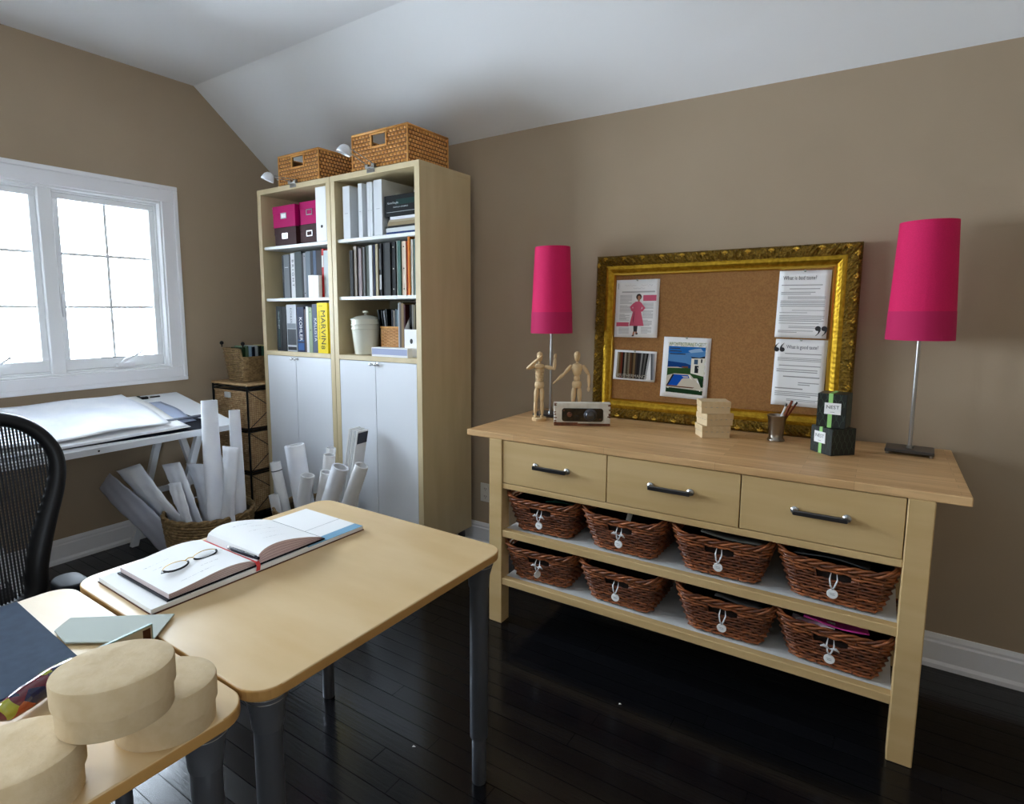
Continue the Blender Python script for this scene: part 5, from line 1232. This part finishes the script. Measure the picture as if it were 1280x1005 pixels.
rb = MB(); rb.tube([(-.13, -.004, .012), (-.06, -.003, .0105), (.02, -.002, .0105), (.10, .0, .011), (.131, .0, .012), (.138, -.002, .004), (.139, -.004, -.010)], .0055, 6, flat=1.0, upv=(0, 0, 1))
rb.v = [(v[0], v[1], v[2]) for v in rb.v]
rb = MB(); path = [(-.13, -.006, .012), (-.06, -.004, .0105), (.02, -.002, .0105), (.10, .0, .011), (.131, .0, .012), (.1385, -.001, .004), (.139, -.004, -.009)]
for dy in (0,):
    n_ = len(path); rb.add([(x_, y_-.006, z_+.0005) for x_, y_, z_ in path]+[(x_, y_+.006, z_+.0005) for x_, y_, z_ in path], [(i, i+1, n_+i+1, n_+i) for i in range(n_-1)])
rb.build('ribbon', colm((222, 104, 104), .5), t, solid=.001)
jm = Matrix.Translation((2.350, -1.972, TZ+.0142))@Matrix.Rotation(math.radians(-1.0), 4, 'Z')
t = thing('pen', 'dark clip pen lying in the gutter of the open journal', 'pen'); t.matrix_world = jm@Matrix.Translation((.01, .004, .0175))
MB().lathe([(.003, 0), (.0055, .008), (.0058, .07), (.0052, .12), (.004, .128)], 14, 0, (-.01, 0, 0), (1, .02, .02)).build('barrel', colm((30, 34, 54), .15), t, smooth=True, angle=40)
MB().lathe([(.0045, 0), (.004, .012), (.002, .018)], 12, 0, (-.01, 0, 0), (-1, 0, 0)).build('tip', 'steel', t, smooth=True)
MB().box(.06, .105, -.0015, .0015, .006, .0085).build('clip', 'steel', t)
# reading glasses on the left page
t = thing('reading_glasses', 'thin folded reading glasses with dark rims on the journal left page', 'glasses'); t.matrix_world = jm@Matrix.Translation((.012, -.120, .031))@Matrix.Rotation(math.radians(97), 4, 'Z')@Matrix.Rotation(math.radians(12), 4, 'X')@Matrix.Scale(1.18, 4)
def lens_pts(cx_, a0, a1, n=14): return [(cx_+.029*math.cos(a0+(a1-a0)*i/n)*(1), .0145*math.sin(a0+(a1-a0)*i/n)+.0, 0) for i in range(n+1)]
for sx in (-1, 1):
    cx_ = sx*.037
    MB().tube(lens_pts(cx_, PI, 2*PI), .0022, 6, upv=(0, 0, 1)).build('rim', 'black_plastic', t, smooth=True)
    MB().tube(lens_pts(cx_, 0, PI), .0008, 6, upv=(0, 0, 1)).build('wire_rim', 'gold_bright', t, smooth=True)
    l = MB(); l.poly([(p_[0], p_[1], 0) for p_ in lens_pts(cx_, 0, 2*PI-.01, 24)]); l.build('lens', 'pane_glass', t)
    MB().sphere((sx*.009, -.003, -.004), .003, sc_=(.7, 1, .5), n=8).build('nose_pad', 'gold_bright', t)
    MB().tube([(sx*.066, .004, 0), (sx*.069, .003, -.006), (sx*.03, -.004+sx*.002, -.008), (-sx*.035, -.002+sx*.003, -.009), (-sx*.062, -.008, -.010)], .0011, 6).build('temple', 'dark_steel', t, smooth=True)
MB().tube([(-.009, .006, 0), (0, .009, .001), (.009, .006, 0)], .0010, 6).build('bridge', 'gold_bright', t, smooth=True)

# ---------------- things on the nearer table
o = MB(); o.prism([(2.150, -3.04), (2.575, -3.06), (2.560, -2.432), (2.150, -2.416)], TZ, TZ+.004); o = o.build('desk_pad', 'slate_pad', bevel=.001); tag(o, 'dark slate-blue desk pad on the nearer birch table', 'desk pad')
def oval_box(lab, x, y_, z, rz, a, b_, h):
    t = thing('round_box', lab, 'box', (x, y_, z), rz, 'papier mache boxes on the nearer table'); rg = random.Random(int(x*1000))
    MB().lathe([(.001, 0), (.95, 0), (.96, .002), (.965, h*.6), (.9, h*.6)], 64, sx=a, sy=b_).build('box_body', 'papier_mache', t, smooth=True, angle=40)
    l = MB(); N = 64; prof_ = [(1.012, None), (1.015, h-.004), (1.0, h-.0008), (.96, h), (.5, h), (.001, h)]
    vs = []
    for r_, z_ in prof_:
        for i in range(N):
            a_ = 2*PI*i/N; zz = z_ if z_ is not None else h*.46+.0035*math.sin(a_*2+x*9)+.0016*math.sin(a_*7+x); vs.append((a*r_*math.cos(a_), b_*r_*math.sin(a_), zz))
    l.add(vs, [(j*N+i, j*N+(i+1) % N, (j+1)*N+(i+1) % N, (j+1)*N+i) for j in range(len(prof_)-1) for i in range(N)])
    l.build('lid', 'papier_mache', t, smooth=True, angle=50)
oval_box('cream oval papier mache box resting on both other oval boxes', 2.890, -2.513, TZ+.0815, math.radians(60), .084, .070, .080)
oval_box('cream oval papier mache box nearest the table corner, lower right', 2.866, -2.428, TZ, math.radians(50), .082, .070, .080)
oval_box('cream oval papier mache box at the picture edge, lower left', 2.850, -2.640, TZ, math.radians(60), .090, .076, .080)
b = MB(); b.prism([(2.456, -2.427), (2.601, -2.319), (2.529, -2.231), (2.351, -2.377), (2.383, -2.421)], 0, .003); o = b.build('acrylic_sheet', 'frosted_acrylic', loc=(0, 0, TZ+.0045)); tag(o, 'pale frosted acrylic sheet with clipped corner between the two tables', 'acrylic sheet')
t = thing('glass_photo_block', 'small upright glass photo plate with brown picture behind the oval boxes', 'photo frame', (2.603, -2.318, TZ+.008), math.radians(-86))
MB().box(0, .115, -.004, .004, 0, .040).build('glass_plate', 'glass_edge', t, bevel=.0008)
q = MB(); q.box(.003, .112, .0041, .0046, .002, .038, 0); q.box(.006, .022, .0046, .0052, .004, .034, 1); q.box(.022, .06, .0046, .0052, .003, .016, 1); q.build('picture', [colm((190, 184, 168)), colm((96, 66, 44))], t)
b = MB(); b.tube([(2.652, -2.600, TZ+.026), (2.648, -2.588, TZ+.026), (2.634, -2.555, TZ+.027), (2.612, -2.505, TZ+.027), (2.596, -2.465, TZ+.026), (2.590, -2.452, TZ+.026)], [.009, .018, .022, .022, .017, .009], 20); o = b.build('glasses_case', 'patchwork', smooth=True); tag(o, 'glossy multicoloured glasses case on the slate desk pad', 'case')
# paper scraps on the floor
for i, (x_, y_) in enumerate(((3.116, -.925), (2.631, -1.525))):
    b = MB(); b.poly([(0, 0, .002), (.008, .002, .004), (.010, .007, .002), (.002, .006, .005)]); o = b.build('paper_scrap', 'paper', solid=.0006, loc=(x_, y_, 0)); tag(o, ('tiny white paper scrap on dark floor below the sideboard', 'tiny white paper scrap on dark floor beside the birch table')[i], 'scrap')
